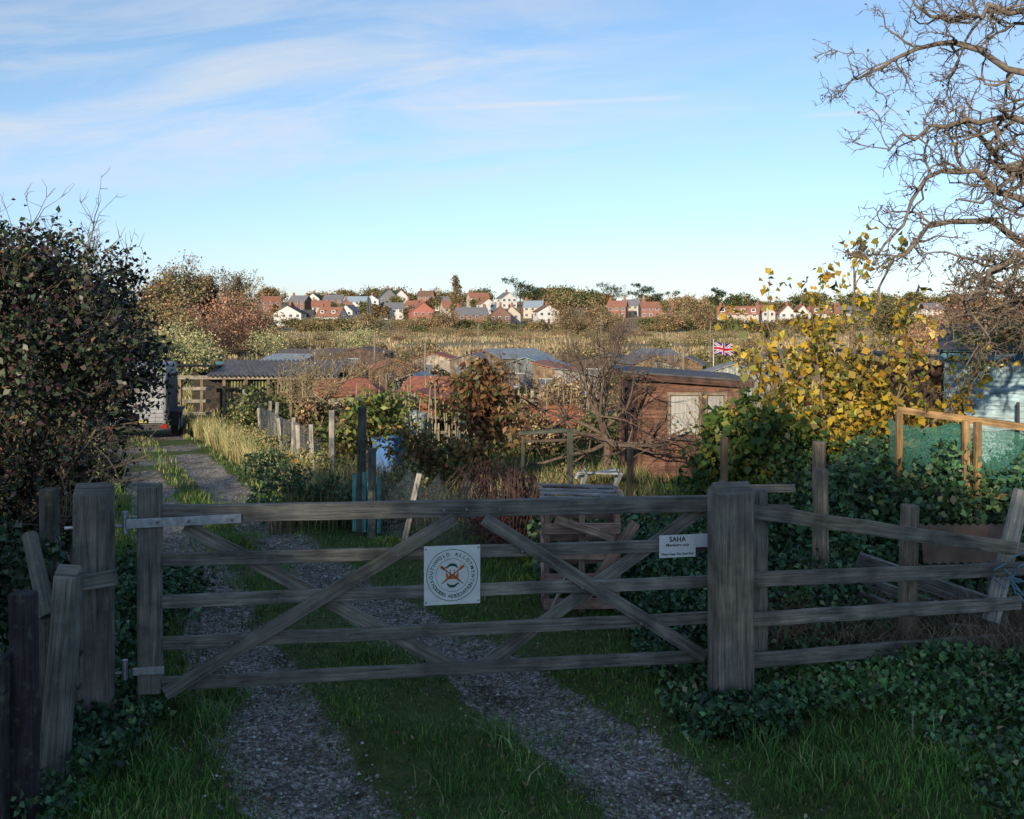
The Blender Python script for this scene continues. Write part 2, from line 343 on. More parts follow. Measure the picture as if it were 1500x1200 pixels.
pa=np.sin(X*.35+3)*np.sin(Y*.22+1)+.4*np.sin(X*.9+Y*.5); kp=pa>-.3; X,Y=X[kp],Y[kp]
blades('allotment_rough_grass',X,Y,.40,.07,[(.30,.25,.13,4),(.22,.18,.09,4),(.15,.15,.06,3),(.09,.12,.04,2)],M_dry,var=.25,root=.75)
n=75000; Y=rng.uniform(110**.5,345**.5,n)**2; X=rng.uniform(-.56,.56,n)*Y
pa=np.sin(X*.05+Y*.11+1)+.7*np.sin(X*.13-Y*.06)+.4*np.sin(Y*.31); kp=pa>-.5; X,Y,pa=X[kp],Y[kp],pa[kp]
blades('reed_bed',X,Y,.75+.25*pa,.26,[(.30,.24,.14,5),(.24,.19,.11,4),(.18,.14,.08,3),(.14,.135,.065,1.5)],M_dry,lean=.25,var=.18,root=.8)
# ================================================================ GATE
G0=Vector((-2.247,6.3,0)); G1=Vector((1.353,6.95,0)); u=(G1-G0).normalized(); nf=Vector((u.y,-u.x,0))
LZ=[1.369,1.084,.828,.567,.32]; RZ=[1.312,1.034,.784,.538,.283]
def gp(px_s,z,off=0): 
    p=G0+(G1-G0)*px_s+nf*off; return Vector((p.x,p.y,z))
GW=(.235,.222,.19)
gate=empty('wooden_field_gate'); mb=MB()
for i in range(5):
    h=.105 if i==0 else .08
    dz=(RZ[i]-LZ[i]); mb.beam(gp(.02,LZ[i]),gp(1.07,RZ[i]+dz*.07),.032 if i else .06,h,(0,0,1),GW,10,.003,cv=.15)
def gz(s,k): return LZ[k]+(RZ[k]-LZ[k])*s
mb.obj('rails',M_wood,gate,.005)
mb=MB()
mb.beam(gp(.03,.27,.035),gp(.52,gz(.52,0)-.05,.042),.026,.085,(0,0,1),GW,6,.002)
mb.beam(gp(.572,gz(.57,0)-.06,.042),gp(.985,gz(1,4)+.0,.035),.026,.085,(0,0,1),GW,6,.002)
mb.beam(gp(.06,gz(0,0)-.09,-.035),gp(.53,gz(.5,4)-.02,-.035),.026,.085,(0,0,1),GW,6,.002)
mb.beam(gp(.565,gz(.57,4)-.02,-.035),gp(.985,gz(1,0)-.04,-.035),.026,.085,(0,0,1),GW,6,.002)
mb.obj('diagonal_braces',M_wood,gate,.004)
mb=MB(); mb.beam(gp(.005,.27),gp(.005,1.54),.14,.09,nf,GW,4,.002,peak=.02)
mb.beam(gp(1.092,.24),gp(1.092,1.40),.11,.085,nf,GW,3,.002); mb.obj('stiles',M_wood,gate,.008)
mb=MB()
mb.beam(gp(-.03,1.322,.056),gp(.155,1.332,.046),.012,.055,(0,0,1),(.55,.58,.62)); 
mb.beam(gp(-.03,1.322,-.056),gp(.155,1.332,-.046),.012,.055,(0,0,1),(.55,.58,.62))
mb.cyl(gp(-.035,1.25,.0),gp(-.035,1.39,.0),.02,col=(.5,.53,.56)); mb.cyl(gp(-.13,1.30,.0),gp(-.03,1.30,.0),.011,col=(.5,.53,.56))
mb.beam(gp(-.02,.42,.052),gp(.03,.42,.052),.012,.045,(0,0,1),(.5,.5,.5)); mb.cyl(gp(-.035,.36,.0),gp(-.035,.48,.0),.018,col=(.45,.45,.45)); mb.cyl(gp(-.13,.40,.0),gp(-.03,.40,.0),.01,col=(.4,.4,.4))
for s in(.02,.07,.14): mb.cyl(gp(s,1.327,.05),gp(s,1.327,.066),.012,col=(.25,.25,.27),n=8)
for s,k in((.28,2),(.42,1),(.14,3),(.64,1),(.75,2),(.86,3),(.34,3),(.21,2),(.43,4),(.54,0),(.6,0),(.5,0)):
    mb.cyl(gp(s,gz(s,k),.03),gp(s,gz(s,k),.062),.009,col=(.3,.3,.32),n=8)
mb.obj('hinges_and_bolts',M_metal,gate,.002)
def post(name,x,y,w,d,z0,z1,peak=.04,top=None,col=GW,ang=0,ring=False,taper=1):
    m_=MB(); tx,ty=(top if top else (x,y)); f=(math.sin(ang),-math.cos(ang),0)
    m_.beam((x,y,z0),(tx,ty,z1),w,d,f,col,5,.003,peak=peak,taper=taper,cv=.04); return m_.obj(name,M_wood,None,.01)
post('gate_post',1.44,6.74,.25,.2,-.3,1.43,.07,ang=.18,col=(.245,.22,.18))
post('gate_post',-2.51,6.15,.205,.19,-.3,1.53,.06,ang=.18,col=(.18,.168,.145))
post('old_fence_post',-2.365,5.2,.125,.12,-.2,1.26,.06,top=(-2.27,5.25),col=(.22,.212,.185),taper=.95)
post('dark_fence_post',-2.33,4.9,.11,.09,-.2,1.27,0,top=(-2.335,4.9),col=(.055,.045,.05))
post('dark_fence_post',-2.41,4.8,.09,.07,-.2,1.0,0,col=(.05,.045,.045))
post('old_fence_post',-3.0,6.7,.1,.1,0,1.46,0,top=(-3.03,6.7),col=(.13,.12,.10))
mb=MB(); mb.cyl((-2.71,5.75,1.36),(-2.49,5.5,.97),.042,.048,n=12,col=(.16,.155,.125)); mb.cyl((-2.49,5.5,.97),(-2.50,5.55,-.1),.05,.055,n=12,col=(.13,.12,.1)); mb.obj('old_fence_rail',M_wood,None)
mb=MB(); mb.beam((-2.62,5.95,1.02),(-2.30,5.95,1.07),.05,.09,(0,0,1),(.22,.22,.185)); mb.obj('fence_rail_stub',M_wood,None,.006)
fen=empty('post_and_rail_fence'); mb=MB()
FW=(.255,.235,.195)
A=(1.57,6.84);B=(3.86,7.72)
for zl,zr,w,h,ext in((1.288,.80,.035,.10,.12),(.827,.675,.035,.10,.12),(.557,.43,.035,.095,-.04),(.283,.15,.035,.10,0)):
    dx=B[0]-A[0];dy=B[1]-A[1];L=math.hypot(dx,dy)
    mb.beam((A[0],A[1],zl),(B[0]+dx/L*ext,B[1]+dy/L*ext,zr),w,h,(0,0,1),FW,8,.005,cv=.15)
mb.obj('rails',M_wood,fen,.006); mb=MB()
mb.beam((3.70,7.79,-.2),(3.70,7.79,.72),.11,.1,(0,-1,0),(.2,.185,.155),3,.002)
mb.beam((2.93,7.62,-.2),(2.96,7.62,1.18),.11,.1,(0,-1,0),(.28,.225,.165),3,.003)
mb.beam((3.58,7.66,.3),(3.86,7.74,1.27),.11,.07,(0,-1,0),(.36,.35,.31),3,.003)
mb.obj('posts',M_wood,fen,.008)
mb=MB()
for i in range(16):
    a=i*.9; c0=Vector((3.72+.05*math.sin(a),7.62+.04*math.cos(a),.60+.012*i-.1*(i%2))); c1=c0+Vector((.12*math.cos(a*2),.02*math.sin(a),.10*math.sin(a*1.7)))
    mb.cyl(c0,c1,.006,n=5,col=(.14,.3,.36))
mb.obj('rope_tie',M_matte,fen)
post('wooden_stake',2.70,9.0,.10,.09,0,1.48,0,col=(.32,.25,.17)); post('wooden_stake',2.62,8.6,.09,.08,0,1.3,0,col=(.3,.25,.18),top=(2.6,8.6))
post('wooden_stake',2.07,10,.07,.07,-.1,1.4,0,col=(.2,.14,.09)); post('wooden_stake',-1.92,13,.1,.1,-.2,1.42,0,col=(.14,.14,.11),top=(-1.9,13))
post('wooden_stake',-1.72,12.6,.09,.09,-.2,.95,0,col=(.2,.19,.16)); post('wooden_stake',-2.9,16.5,.09,.09,-.3,1.05,0,col=(.36,.34,.3))
post('wooden_stake',1.5,13,.08,.08,-.2,.9,0,col=(.26,.2,.13)); post('wooden_stake',-1.3,12.2,.07,.07,-.2,.7,0,top=(-1.1,12.2),col=(.4,.38,.34))
# ---------------------------------------------------------------- signs
def basis(origin): 
    M=Matrix.Identity(4)
    for i,a in enumerate((u,Vector((0,0,1)),nf)):
        for r in range(3): M[r][i]=a[r]
    M.translation=origin; return M
def flat(pts,z,M,col,mb,):
    P=[M@Vector((p[0],p[1],z)) for p in pts]; mb.poly(P,col)
def textmesh(s,size,M,mat,parent,name,bold=0.0):
    cu=bpy.data.curves.new(name,'FONT'); cu.body=s; cu.size=size; cu.align_x='CENTER'; cu.align_y='CENTER'; cu.extrude=.0004; cu.offset=bold
    o=bpy.data.objects.new('t',cu); COL.objects.link(o); dg=bpy.context.evaluated_depsgraph_get(); dg.update()
    me=bpy.data.meshes.new_from_object(o.evaluated_get(dg)); bpy.data.objects.remove(o)
    me.materials.clear(); me.materials.append(mat); a=bpy.data.objects.new(name,me); COL.objects.link(a); a.matrix_world=M; 
    if parent: a.parent=parent
    return a
def flatmat(name,c,rough=.5):
    m_,nt_,o_=newmat(name); p_=N(nt_,'ShaderNodeBsdfPrincipled'); p_.inputs['Base Color'].default_value=(*c,1); p_.inputs['Roughness'].default_value=rough; nt_.links.new(p_.outputs[0],o_.inputs[0]); return m_
M_green=flatmat('sign_green',(.01,.09,.05)); M_black=flatmat('sign_black',(.02,.02,.02))
sg=empty('allotment_association_sign'); so=gp((-.393+2.247)/3.6,.92,.045); M0=basis(so)
mb=MB(); mb.beam(M0@Vector((-.182,0,0)),M0@Vector((.182,0,0)),.006,.378,(0,0,1),(.78,.81,.76),cv=0); mb.obj('board',M_sign,sg,.002)
mb=MB()
def ring(r0,r1,z,col,n=64):
    for i in range(n):
        a=2*math.pi*i/n;b_=2*math.pi*(i+1)/n
        flat([(r0*math.cos(a),r0*math.sin(a)),(r1*math.cos(a),r1*math.sin(a)),(r1*math.cos(b_),r1*math.sin(b_)),(r0*math.cos(b_),r0*math.sin(b_))],z,M0,col,mb)
gn=(.012,.1,.055); og=(.6,.17,.03)
ring(.163,.167,.0042,gn); ring(.104,.1065,.0042,gn)
flat([(-.036,-.026),(.036,-.026),(.038,-.012),(-.038,-.012)],.0044,M0,og,mb)
for xx in(-.03,-.01,.01,.03): flat([(xx-.011,-.012),(xx+.011,-.012),(xx*1.35,.03)],.0044,M0,og,mb)
for xx in(-.03,-.01,.01,.03): flat([(xx*1.35-.006,.03),(xx*1.35,.024),(xx*1.35+.006,.03),(xx*1.35,.038)],.0046,M0,og,mb)
for s_ in(-1,1):
    ang=math.radians(38); dx=Vector((s_*math.cos(ang),math.sin(ang))); pv=Vector((-dx.y,dx.x))
    for c0,c1,ww,cc in((-dx*.09,dx*.09,.003,(.25,.08,.02)),(dx*.062,dx*.096,.009,og),(-dx*.06,-dx*.035,.006,og)):
        flat([c0+pv*ww,c1+pv*ww,c1-pv*ww,c0-pv*ww],.0048,M0,cc,mb)
for cy,sg_ in((.062,1),(-.066,-1)):
    for i in range(10):
        a=math.radians(15+15*i);b_=math.radians(30+15*i)
        w1=.004+.014*math.sin(math.pi*i/10);w2=.004+.014*math.sin(math.pi*(i+1)/10)
        f=lambda an,r:(math.cos(an)*r*1.15*sg_,cy+(math.sin(an)*r-.024)*sg_)
        flat([f(a,.03-w1/2),f(a,.03+w1/2),f(b_,.03+w2/2),f(b_,.03-w2/2)],.005,M0,gn,mb)
    flat([(-.036*sg_,cy-.02*sg_),(-.05*sg_,cy-.004*sg_),(-.028*sg_,cy-.01*sg_)],.0052,M0,gn,mb)
for cx_ in(-.17,.17):
    for cy in(-.176,.176):
        flat([(cx_+.006*math.cos(k*.785),cy*.97+.006*math.sin(k*.785)) for k in range(8)],.0046,M0,(.2,.2,.2),mb)
mb.obj('emblem',M_sign,sg)
def arc(txt,r,a0,a1,top):
    n_=len(txt)
    for i,ch in enumerate(txt):
        if ch==' ': continue
        a=math.radians(a0+(a1-a0)*i/(n_-1)); rot=a-math.pi/2 if top else a+math.pi/2
        textmesh(ch,.031,M0@Matrix.Translation((math.cos(a)*r,math.sin(a)*r,.0044))@Matrix.Rotation(rot,4,'Z'),M_green,sg,'letter',.0005)
arc('SOUTHWOLD ALLOTMENT',.135,196,-16,True); arc('HOLDERS ASSOCIATION',.136,207,333,False)
s2=empty('members_only_sign'); M1=basis(gp((1.10+2.247)/3.6,1.045,.045))
mb=MB(); mb.beam(M1@Vector((-.127,0,0)),M1@Vector((.127,0,0)),.006,.15,(0,0,1),(.78,.8,.78),cv=0); mb.beam(M1@Vector((.13,.03,-.006)),M1@Vector((.25,.03,-.006)),.006,.09,(0,0,1),(.7,.74,.75),cv=0); mb.obj('board',M_sign,s2,.001)
textmesh('SAHA',.046,M1@Matrix.Translation((0,.045,.004)),M_black,s2,'lettering',.001); textmesh('Members only',.028,M1@Matrix.Translation((0,.008,.004)),M_black,s2,'lettering',.0004); textmesh('Please Keep The Gate Shut',.0205,M1@Matrix.Translation((0,-.052,.004)),M_black,s2,'lettering',.0004)
# ================================================================ buildings
def clapwall(mb,p0,p1,z0,z1,bh,col,out,holes=(),th_=.02):
    p0=Vector((*p0,0));p1=Vector((*p1,0));o=Vector((*out,0)); L=(p1-p0).length; d=(p1-p0)/L
    z=z0
    while z<z1-.01:
        hh=min(bh,z1-z); spans=[(0,L)]
        for a,b_,ha,hb in holes:
            if z+hh*.5>ha and z+hh*.5<hb:
                ns=[]
                for s0,s1 in spans:
                    if a>s0 and b_<s1: ns+=[(s0,a),(b_,s1)]
                    else: ns.append((s0,s1))
                spans=ns
        for s0,s1 in spans:
            k=1+random.uniform(-.18,.18); cc=tuple(c*k for c in col); a=p0+d*s0;b_=p0+d*s1
            t0=o*(.03);t1=o*.008; ou=random.uniform(0,90)
            q=[a+t0+Vector((0,0,z-.012)),b_+t0+Vector((0,0,z-.012)),b_+t1+Vector((0,0,z+hh)),a+t1+Vector((0,0,z+hh))]
            mb.poly(q,cc,[(ou,ou),(ou+s1-s0,ou),(ou+s1-s0,ou+hh),(ou,ou+hh)])
            mb.poly([a+Vector((0,0,z-.012)),b_+Vector((0,0,z-.012)),b_+t0+Vector((0,0,z-.012)),a+t0+Vector((0,0,z-.012))],cc)
        z+=bh
sh=empty('cedar_garden_shed'); x0,x1,y0,y1=2.25,4.02,18.0,19.9; zb=thf(3,18.5)-.05; zt=1.42
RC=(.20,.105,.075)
mb=MB()
clapwall(mb,(x0,y0),(x1,y0),zb,zt-.03,.15,RC,(0,-1),[(.50,1.06,.42,1.19),(1.15,1.5,.42,1.19)])
clapwall(mb,(x0-.12,y1),(x0,y0),zb,zt+.0,.15,(.15,.075,.055),(-1,0),[(.5,1.2,zb-.1,1.2)])  # left wall: same boards in a darker tone, its shading put into the colour
clapwall(mb,(x1,y0),(x1,y1),zb,zt-.1,.15,RC,(1,0))
clapwall(mb,(x1,y1),(x0-.12,y1),zb,zt-.1,.15,RC,(0,1))
mb.obj('clapboard_walls',M_clap,sh)
mb=MB(); 
for a in((x0-.01,y0-.02),(x1,y0-.02),(x0-.13,y1)): mb.beam((*a,zb),(*a,zt),.07,.07,(0,1,0),(.17,.08,.055))
for wx,ww in((.50,.56),(1.15,.35)):
    xa=x0+wx; 
    for bx in(xa,xa+ww): mb.beam((bx,y0-.035,.40),(bx,y0-.035,1.21),.05,.05,(0,1,0),(.3,.24,.18))
    for bz in(.40,1.20): mb.beam((xa-.03,y0-.038,bz),(xa+ww+.03,y0-.038,bz),.06,.05,(0,0,1),(.3,.24,.18))
mb.beam((x0-.12,y1-1.4,zb),(x0-.07,y1-1.4,1.25),.06,.06,(1,0,0),(.1,.05,.04)); mb.beam((x0-.1,y1-.7,zb),(x0-.06,y1-.7,1.25),.06,.06,(1,0,0),(.1,.05,.04))
mb.beam((x0-.3,y0-.16,zt+.1),(x1+.2,y0-.16,zt-.06),.03,.11,(0,0,1),(.12,.07,.055)); mb.beam((x0-.22,y0-.15,zt+.11),(x0-.30,y1+.1,zt+.11),.03,.11,(0,0,1),(.15,.08,.06))
mb.obj('trim_and_frames',M_clap,sh,.004)
mb=MB(); mb.beam((x0-.32,(y0+y1)/2,zt+.175),(x1+.22,(y0+y1)/2,zt+.01),y1-y0+.4,.03,(0,0,1),(.12,.12,.125)); mb.obj('felt_roof',M_roof,sh)
mb=MB()
for i in range(14):
    a=x0+.53+i*.036; mb.poly([(a,y0-.005+.006*(i%2),.43),(a+.036,y0-.005+.006*((i+1)%2),.43),(a+.036,y0-.005+.006*((i+1)%2),1.18),(a,y0-.005+.006*(i%2),1.18)],(.42,.42,.38))
for i in range(8):
    a=x0+1.18+i*.036; mb.poly([(a,y0-.005+.006*(i%2),.43),(a+.036,y0-.005+.006*((i+1)%2),.43),(a+.036,y0-.005+.006*((i+1)%2),1.18),(a,y0-.005+.006*(i%2),1.18)],(.36,.36,.33))
mb.obj('curtains',M_matte,sh); mb=MB(); mb.box((x0+1.0,y1-.9,.3),(1.6,1.5,1.6),0,(.02,.018,.015)); 
mb.beam((x0-.09,y1-1.05,zb),(x0-.09,y1-1.05,1.2),.62,.03,(1,0,0),(.1,.045,.035)); mb.obj('door_and_interior',M_clap,sh)
bs=empty('light_blue_shed'); mb=MB(); zb=-.1
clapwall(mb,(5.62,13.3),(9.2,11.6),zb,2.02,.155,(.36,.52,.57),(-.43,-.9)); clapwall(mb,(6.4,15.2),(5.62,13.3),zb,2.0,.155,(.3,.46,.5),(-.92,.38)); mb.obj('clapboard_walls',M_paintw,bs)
mb=MB(); mb.beam((5.5,13.22,2.07),(9.3,11.42,2.12),.05,.13,(0,0,1),(.1,.24,.34)); mb.obj('fascia',M_paintw,bs,.004)
mb=MB(); mb.poly([(5.45,13.15,2.14),(9.3,11.35,2.19),(10.2,13.3,2.5),(6.4,15.3,2.45)],(.1,.1,.1)); mb.poly([(5.45,13.15,2.11),(9.3,11.35,2.16),(10.2,13.3,2.47),(6.4,15.3,2.42)],(.1,.1,.1)); mb.obj('roof',M_roof,bs)
mb=MB(); mb.cyl((5.75,13.1,0),(5.75,13.1,1.55),.03,col=(.03,.03,.03)); mb.cyl((6.3,12.75,0),(6.3,12.75,1.5),.02,col=(.05,.05,.05)); mb.obj('drainpipe',M_matte,bs)
ds=empty('dark_timber_shed'); mb=MB()
for i in range(9):
    a=5.0+i*.085; mb.beam((a,13.6,-.1),(a,13.6,1.95),.08,.03,(0,1,0),(.10,.065,.05),cv=.3)
for i in range(16):
    a=13.63+i*.1; mb.beam((5.0,a,-.1),(5.0,a,1.95),.03,.095,(0,1,0),(.12,.065,.045),cv=.3)
mb.obj('boards',M_clap,ds); mb=MB(); mb.beam((4.85,14.4,2.06),(5.85,14.4,2.0),1.9,.05,(0,0,1),(.1,.1,.105)); mb.obj('roof',M_roof,ds)
P=np.concatenate([blob((6.9,13.2,2.3),(1.6,.7,.12),60,60,.14,.1)]); leaves('roof_ivy',P,.06,[(.05,.09,.02,3),(.12,.14,.05,2),(.2,.15,.07,1)])
def shed(name,x,y,w,d,h,wall,roof,kind='gable',rz=0,win=True,door=True,rise=.35,over=.12):
    e=empty(name); zb=min(thf(x,y),thf(x,y-d/2))-.05; R=Matrix.Translation((x,y,zb))@Matrix.Rotation(rz,4,'Z'); T=lambda a,b_,c:R@Vector((a,b_,c))
    m1=MB(); nb=max(4,int(w/.2)); bw=w/nb
    for i in range(nb):
        for yy in(-d/2,d/2):
            a=-w/2+bw*(i+.5)
            if kind=='gable': ht=h+rise*(1-abs(a)/(w/2))
            elif kind=='mono': ht=h+rise*(.5-a/w)
            else: ht=h if yy<0 else h+rise
            m1.beam(T(a,yy,0),T(a,yy,ht-.02),bw*.97,.03,R.to_3x3()@Vector((0,1,0)),wall,cv=.2)
    for sx in(-1,1):
        nd=max(3,int(d/.25))
        for i in range(nd):
            b_=-d/2+d*(i+.5)/nd
            ht=h if kind=='gable' else (h+rise*(.5-sx*.5) if kind=='mono' else h+rise*(b_/d+.5))
            m1.beam(T(sx*w/2,b_,0),T(sx*w/2,b_,ht-.02),.03,d/nd*.97,R.to_3x3()@Vector((0,1,0)),wall,cv=.2)
    m1.obj('walls',M_clap,e)
    m2=MB(); D=d+2*over
    if kind=='gable':
        for sx in(-1,1):
            s0=T(0,0,h+rise+.02); s1=T(sx*(w/2+over),0,h-rise*over/(w/2)+.02)
            m2.beam(s0,s1,D,.03,(0,0,1),roof)
    elif kind=='mono': m2.beam(T(-w/2-over,0,h+rise+.04),T(w/2+over,0,h+.02),D,.03,(0,0,1),roof)
    else: m2.beam(T(0,-d/2-over,h+.02),T(0,d/2+over,h+rise+.04),w+2*over,.03,(0,0,1),roof)
    m2.obj('roof',M_roof,e)
    m3=MB()
    if win:
        m3.beam(T(-w*.32,-d/2-.03,h*.68),T(-w*.02,-d/2-.03,h*.68),.02,h*.3,(0,0,1),(.12,.14,.16),cv=0); m3.beam(T(-w*.34,-d/2-.025,h*.52),T(0,-d/2-.025,h*.52),.03,.04,(0,0,1),(.5,.5,.46)); m3.beam(T(-w*.34,-d/2-.025,h*.84),T(0,-d/2-.025,h*.84),.03,.04,(0,0,1),(.5,.5,.46))
        m3.beam(T(-w*.17,-d/2-.05,h*.53),T(-w*.17,-d/2-.05,h*.83),.03,.02,(0,1,0),(.5,.5,.46))
    if door: m3.beam(T(w*.27,-d/2-.035,.05),T(w*.27,-d/2-.035,h*.9),w*.3,.02,R.to_3x3()@Vector((0,1,0)),tuple(c*.75 for c in wall))
    if win or door: m3.obj('window_and_door',M_matte,e)
    return e
def X(px,d): return (px-750)*d/1500
W=[(783,42,2.2,2,1.7,(.2,.22,.22),(.27,.33,.36),'gable'),(760,47,2.4,2,1.9,(.25,.2,.14),(.3,.35,.38),'slope'),(820,40,1.6,1.6,1.5,(.28,.2,.13),(.36,.17,.11),'mono'),
(890,46,3.2,2.2,1.75,(.12,.1,.08),(.10,.095,.095),'gable'),(943,44,1.8,1.8,1.75,(.3,.23,.14),(.16,.14,.13),'gable'),(1073,40,2.1,1.8,1.45,(.38,.42,.36),(.3,.3,.29),'gable'),
(1008,48,1.5,1.5,1.6,(.2,.13,.08),(.2,.19,.18),'gable'),(985,42,1.1,1.3,1.5,(.42,.4,.33),(.25,.2,.16),'mono'),(372,52,3.4,2,1.2,(.25,.22,.18),(.16,.32,.34),'slope'),(470,66,5,2.5,1.7,(.2,.15,.1),(.19,.15,.13),'slope'),(535,64,3.0,2.5,1.9,(.14,.1,.08),(.16,.12,.11),'gable'),
(503,30,1.6,1.5,1.15,(.4,.34,.25),(.50,.17,.09),'slope'),(650,29,1.2,1.2,.95,(.42,.15,.09),(.4,.13,.08),'mono'),(822,26,1.1,.9,.62,(.62,.19,.07),(.5,.16,.07),'slope'),(612,36,1.6,1.5,1.2,(.3,.3,.28),(.42,.42,.4),'gable'),(700,52,2.2,2,1.7,(.25,.2,.15),(.2,.2,.2),'gable'),
(850,36,1.3,1.3,1.3,(.5,.48,.42),(.28,.3,.3),'mono'),(575,46,1.8,1.6,1.5,(.33,.2,.12),(.45,.17,.1),'gable'),(1130,52,2,2,1.7,(.3,.26,.2),(.2,.2,.2),'gable'),(420,58,2.4,2,1.5,(.3,.3,.25),(.3,.36,.4),'slope'),(640,60,2.4,2,1.6,(.42,.36,.28),(.42,.15,.1),'gable'),(720,70,2.6,2,1.7,(.3,.24,.18),(.38,.16,.1),'gable'),(960,68,2.6,2,1.7,(.24,.2,.15),(.26,.25,.24),'slope'),(630,33,1.5,1.4,1.1,(.35,.3,.22),(.46,.17,.1),'slope'),(560,31,1.1,1.2,1.0,(.5,.48,.42),(.44,.16,.1),'mono'),(1160,62,2.4,2,1.8,(.2,.16,.12),(.2,.19,.18),'gable')]
for i,(px,d,w,dd,h,wc,rc,kd) in enumerate(W):
    shed('allotment_shed',X(px,d),d,w,dd,h,wc,rc,kd,rz=random.uniform(-.5,.5),win=d>29,door=d>29)
cs=empty('corrugated_open_shelter'); xa,xb,ya=-10.9,-5.6,33; zb=thf(-8,33)-.05
def corr(mb,x0_,x1_,y0_,z0_,y1_,z1_,col,amp=.035,pit=.15):
    n_=int((x1_-x0_)/pit*4)
    for i in range(n_):
        a=x0_+(x1_-x0_)*i/n_;b_=x0_+(x1_-x0_)*(i+1)/n_; ha=amp*math.sin(i*math.pi/2);hb=amp*math.sin((i+1)*math.pi/2)
        mb.poly([(a,y0_,z0_+ha),(b_,y0_,z0_+hb),(b_,y1_,z1_+hb),(a,y1_,z1_+ha)],col)
mb=MB(); corr(mb,-9.8,xb,ya-.3,.62,ya+2.2,1.02,(.36,.31,.26)); corr(mb,xa-.3,-9.6,ya-.5,.95,ya+1.8,.85,(.22,.16,.12)); mb.obj('corrugated_roof',M_roof,cs)
mb=MB()
for i in range(8):
    a=xa+.2+(xb-xa-.3)*i/7; mb.beam((a,ya,zb),(a,ya,.6),.1,.1,(0,1,0),(.22,.17,.11))
mb.beam((xa,ya-.06,.56),(xb,ya-.06,.56),.05,.12,(0,0,1),(.36,.32,.26))
for i in range(36):
    a=-9.3+i*.1; mb.beam((a,ya+.25,zb),(a,ya+.25,.45),.055,.02,(0,1,0),(.24,.25,.12),cv=.3)
mb.beam((xa,ya+2.1,-.2),(xb,ya+2.1,-.2),.04,1.6,(0,0,1),(.05,.04,.035))
for k_ in range(3): mb.beam((-10.6,ya-.05,zb+.35+.4*k_),(-9.7,ya-.05,zb+.35+.4*k_),.03,.1,(0,0,1),(.3,.27,.22))
mb.obj('frame_and_slats',M_wood,cs)
# trailer
tr=empty('horse_trailer'); tx,ty=-9.95,27.2; tz=thf(tx,ty)
mb=MB(); mb.box((tx,ty+1.2,tz+1.2),(1.5,2.4,1.58),0,(.30,.31,.31)); o=mb.obj('body',M_matte,tr,.09)
mb=MB(); mb.beam((tx,ty-.02,tz+.45),(tx,ty-.02,tz+1.40),1.32,.05,(0,1,0),(.34,.35,.35))
for k_ in range(9): mb.beam((tx-.64,ty-.055,tz+.5+.105*k_),(tx+.64,ty-.055,tz+.5+.105*k_),.012,.02,(0,0,1),(.24,.25,.26))
for s_ in(-1,1): mb.beam((tx+s_*.69,ty-.04,tz+.42),(tx+s_*.69,ty-.04,tz+1.9),.07,.05,(0,1,0),(.2,.21,.22))
mb.beam((tx,ty-.03,tz+1.45),(tx,ty-.03,tz+1.9),1.25,.03,(0,1,0),(.24,.25,.26),cv=0)
mb.obj('rear_ramp',M_matte,tr,.006)
mb=MB()
for s_ in(-1,1):
    for yy in(.9,1.6): mb.cyl((tx+s_*.78,ty+yy,tz+.31),(tx+s_*.96,ty+yy,tz+.31),.31,n=20,col=(.015,.015,.016)); mb.cyl((tx+s_*.95,ty+yy,tz+.31),(tx+s_*.97,ty+yy,tz+.31),.17,n=16,col=(.4,.4,.4))
    mb.box((tx+s_*.88,ty+1.25,tz+.68),(.26,1.6,.06),0,(.03,.03,.03)); mb.box((tx+s_*.88,ty+.46,tz+.5),(.26,.04,.35),0,(.03,.03,.03))
mb.box((tx+.765,ty+1.2,tz+1.1),(.02,2.2,1.2),0,(.035,.037,.04))  # near-black panel over the right flank paints in the trailer's shadow side
mb.box((tx,ty+1.2,tz+.38),(1.3,2.3,.1),0,(.1,.1,.1)); mb.box((tx,ty-.03,tz+.34),(1.6,.08,.12),0,(.05,.05,.05))
mb.beam((tx,ty+2.4,tz+.42),(tx,ty+3.7,tz+.45),.09,.09,(0,0,1),(.2,.2,.2)); mb.cyl((tx,ty+3.4,tz),(tx,ty+3.4,tz+.5),.04,col=(.1,.1,.1)); mb.box((tx+.1,ty-.07,tz+.5),(.34,.02,.08),0,(.5,.43,.12)); mb.obj('wheels_chassis_and_side_shade',M_matte,tr,.01)
mb=MB()
for s_ in(-1,1): mb.box((tx+s_*.68,ty-.08,tz+.36),(.16,.03,.1),0,(.4,.02,.015))
mb.obj('tail_lights',M_glass,tr)
tr.matrix_world=Matrix.Translation((tx,ty,0))@Matrix.Rotation(math.radians(12),4,'Z')@Matrix.Translation((-tx,-ty,0))
wf=empty('wire_mesh_fence'); mb=MB(); a0=Vector((-3.3,17,0));a1=Vector((-7.9,30,0)); pts=[]
for i in range(11):
    p=a0.lerp(a1,i/10); z=thf(p.x,p.y); pts.append(Vector((p.x+random.uniform(-.05,.05),p.y,z))); tp=Vector((p.x+random.uniform(-.1,.1),p.y,z+random.uniform(.95,1.3))); mb.beam(pts[-1],tp,.07,.07,(0,1,0),(.38,.36,.30),cv=.25)
for i in range(10):
    for k_ in range(7):
        z=Vector((0,0,.12+.14*k_)); mb.beam(pts[i]+z,pts[i+1]+z,.008,.008,(0,0,1),(.2,.2,.2))
    for k_ in range(10):
        p=pts[i].lerp(pts[i+1],k_/10); mb.beam(p,p+Vector((0,0,1)),.007,.007,(0,1,0),(.2,.2,.2))
mb.obj('posts_and_wire',M_wood,wf)
tg=empty('teal_picket_gate'); mb=MB(); z=thf(-1.8,13)
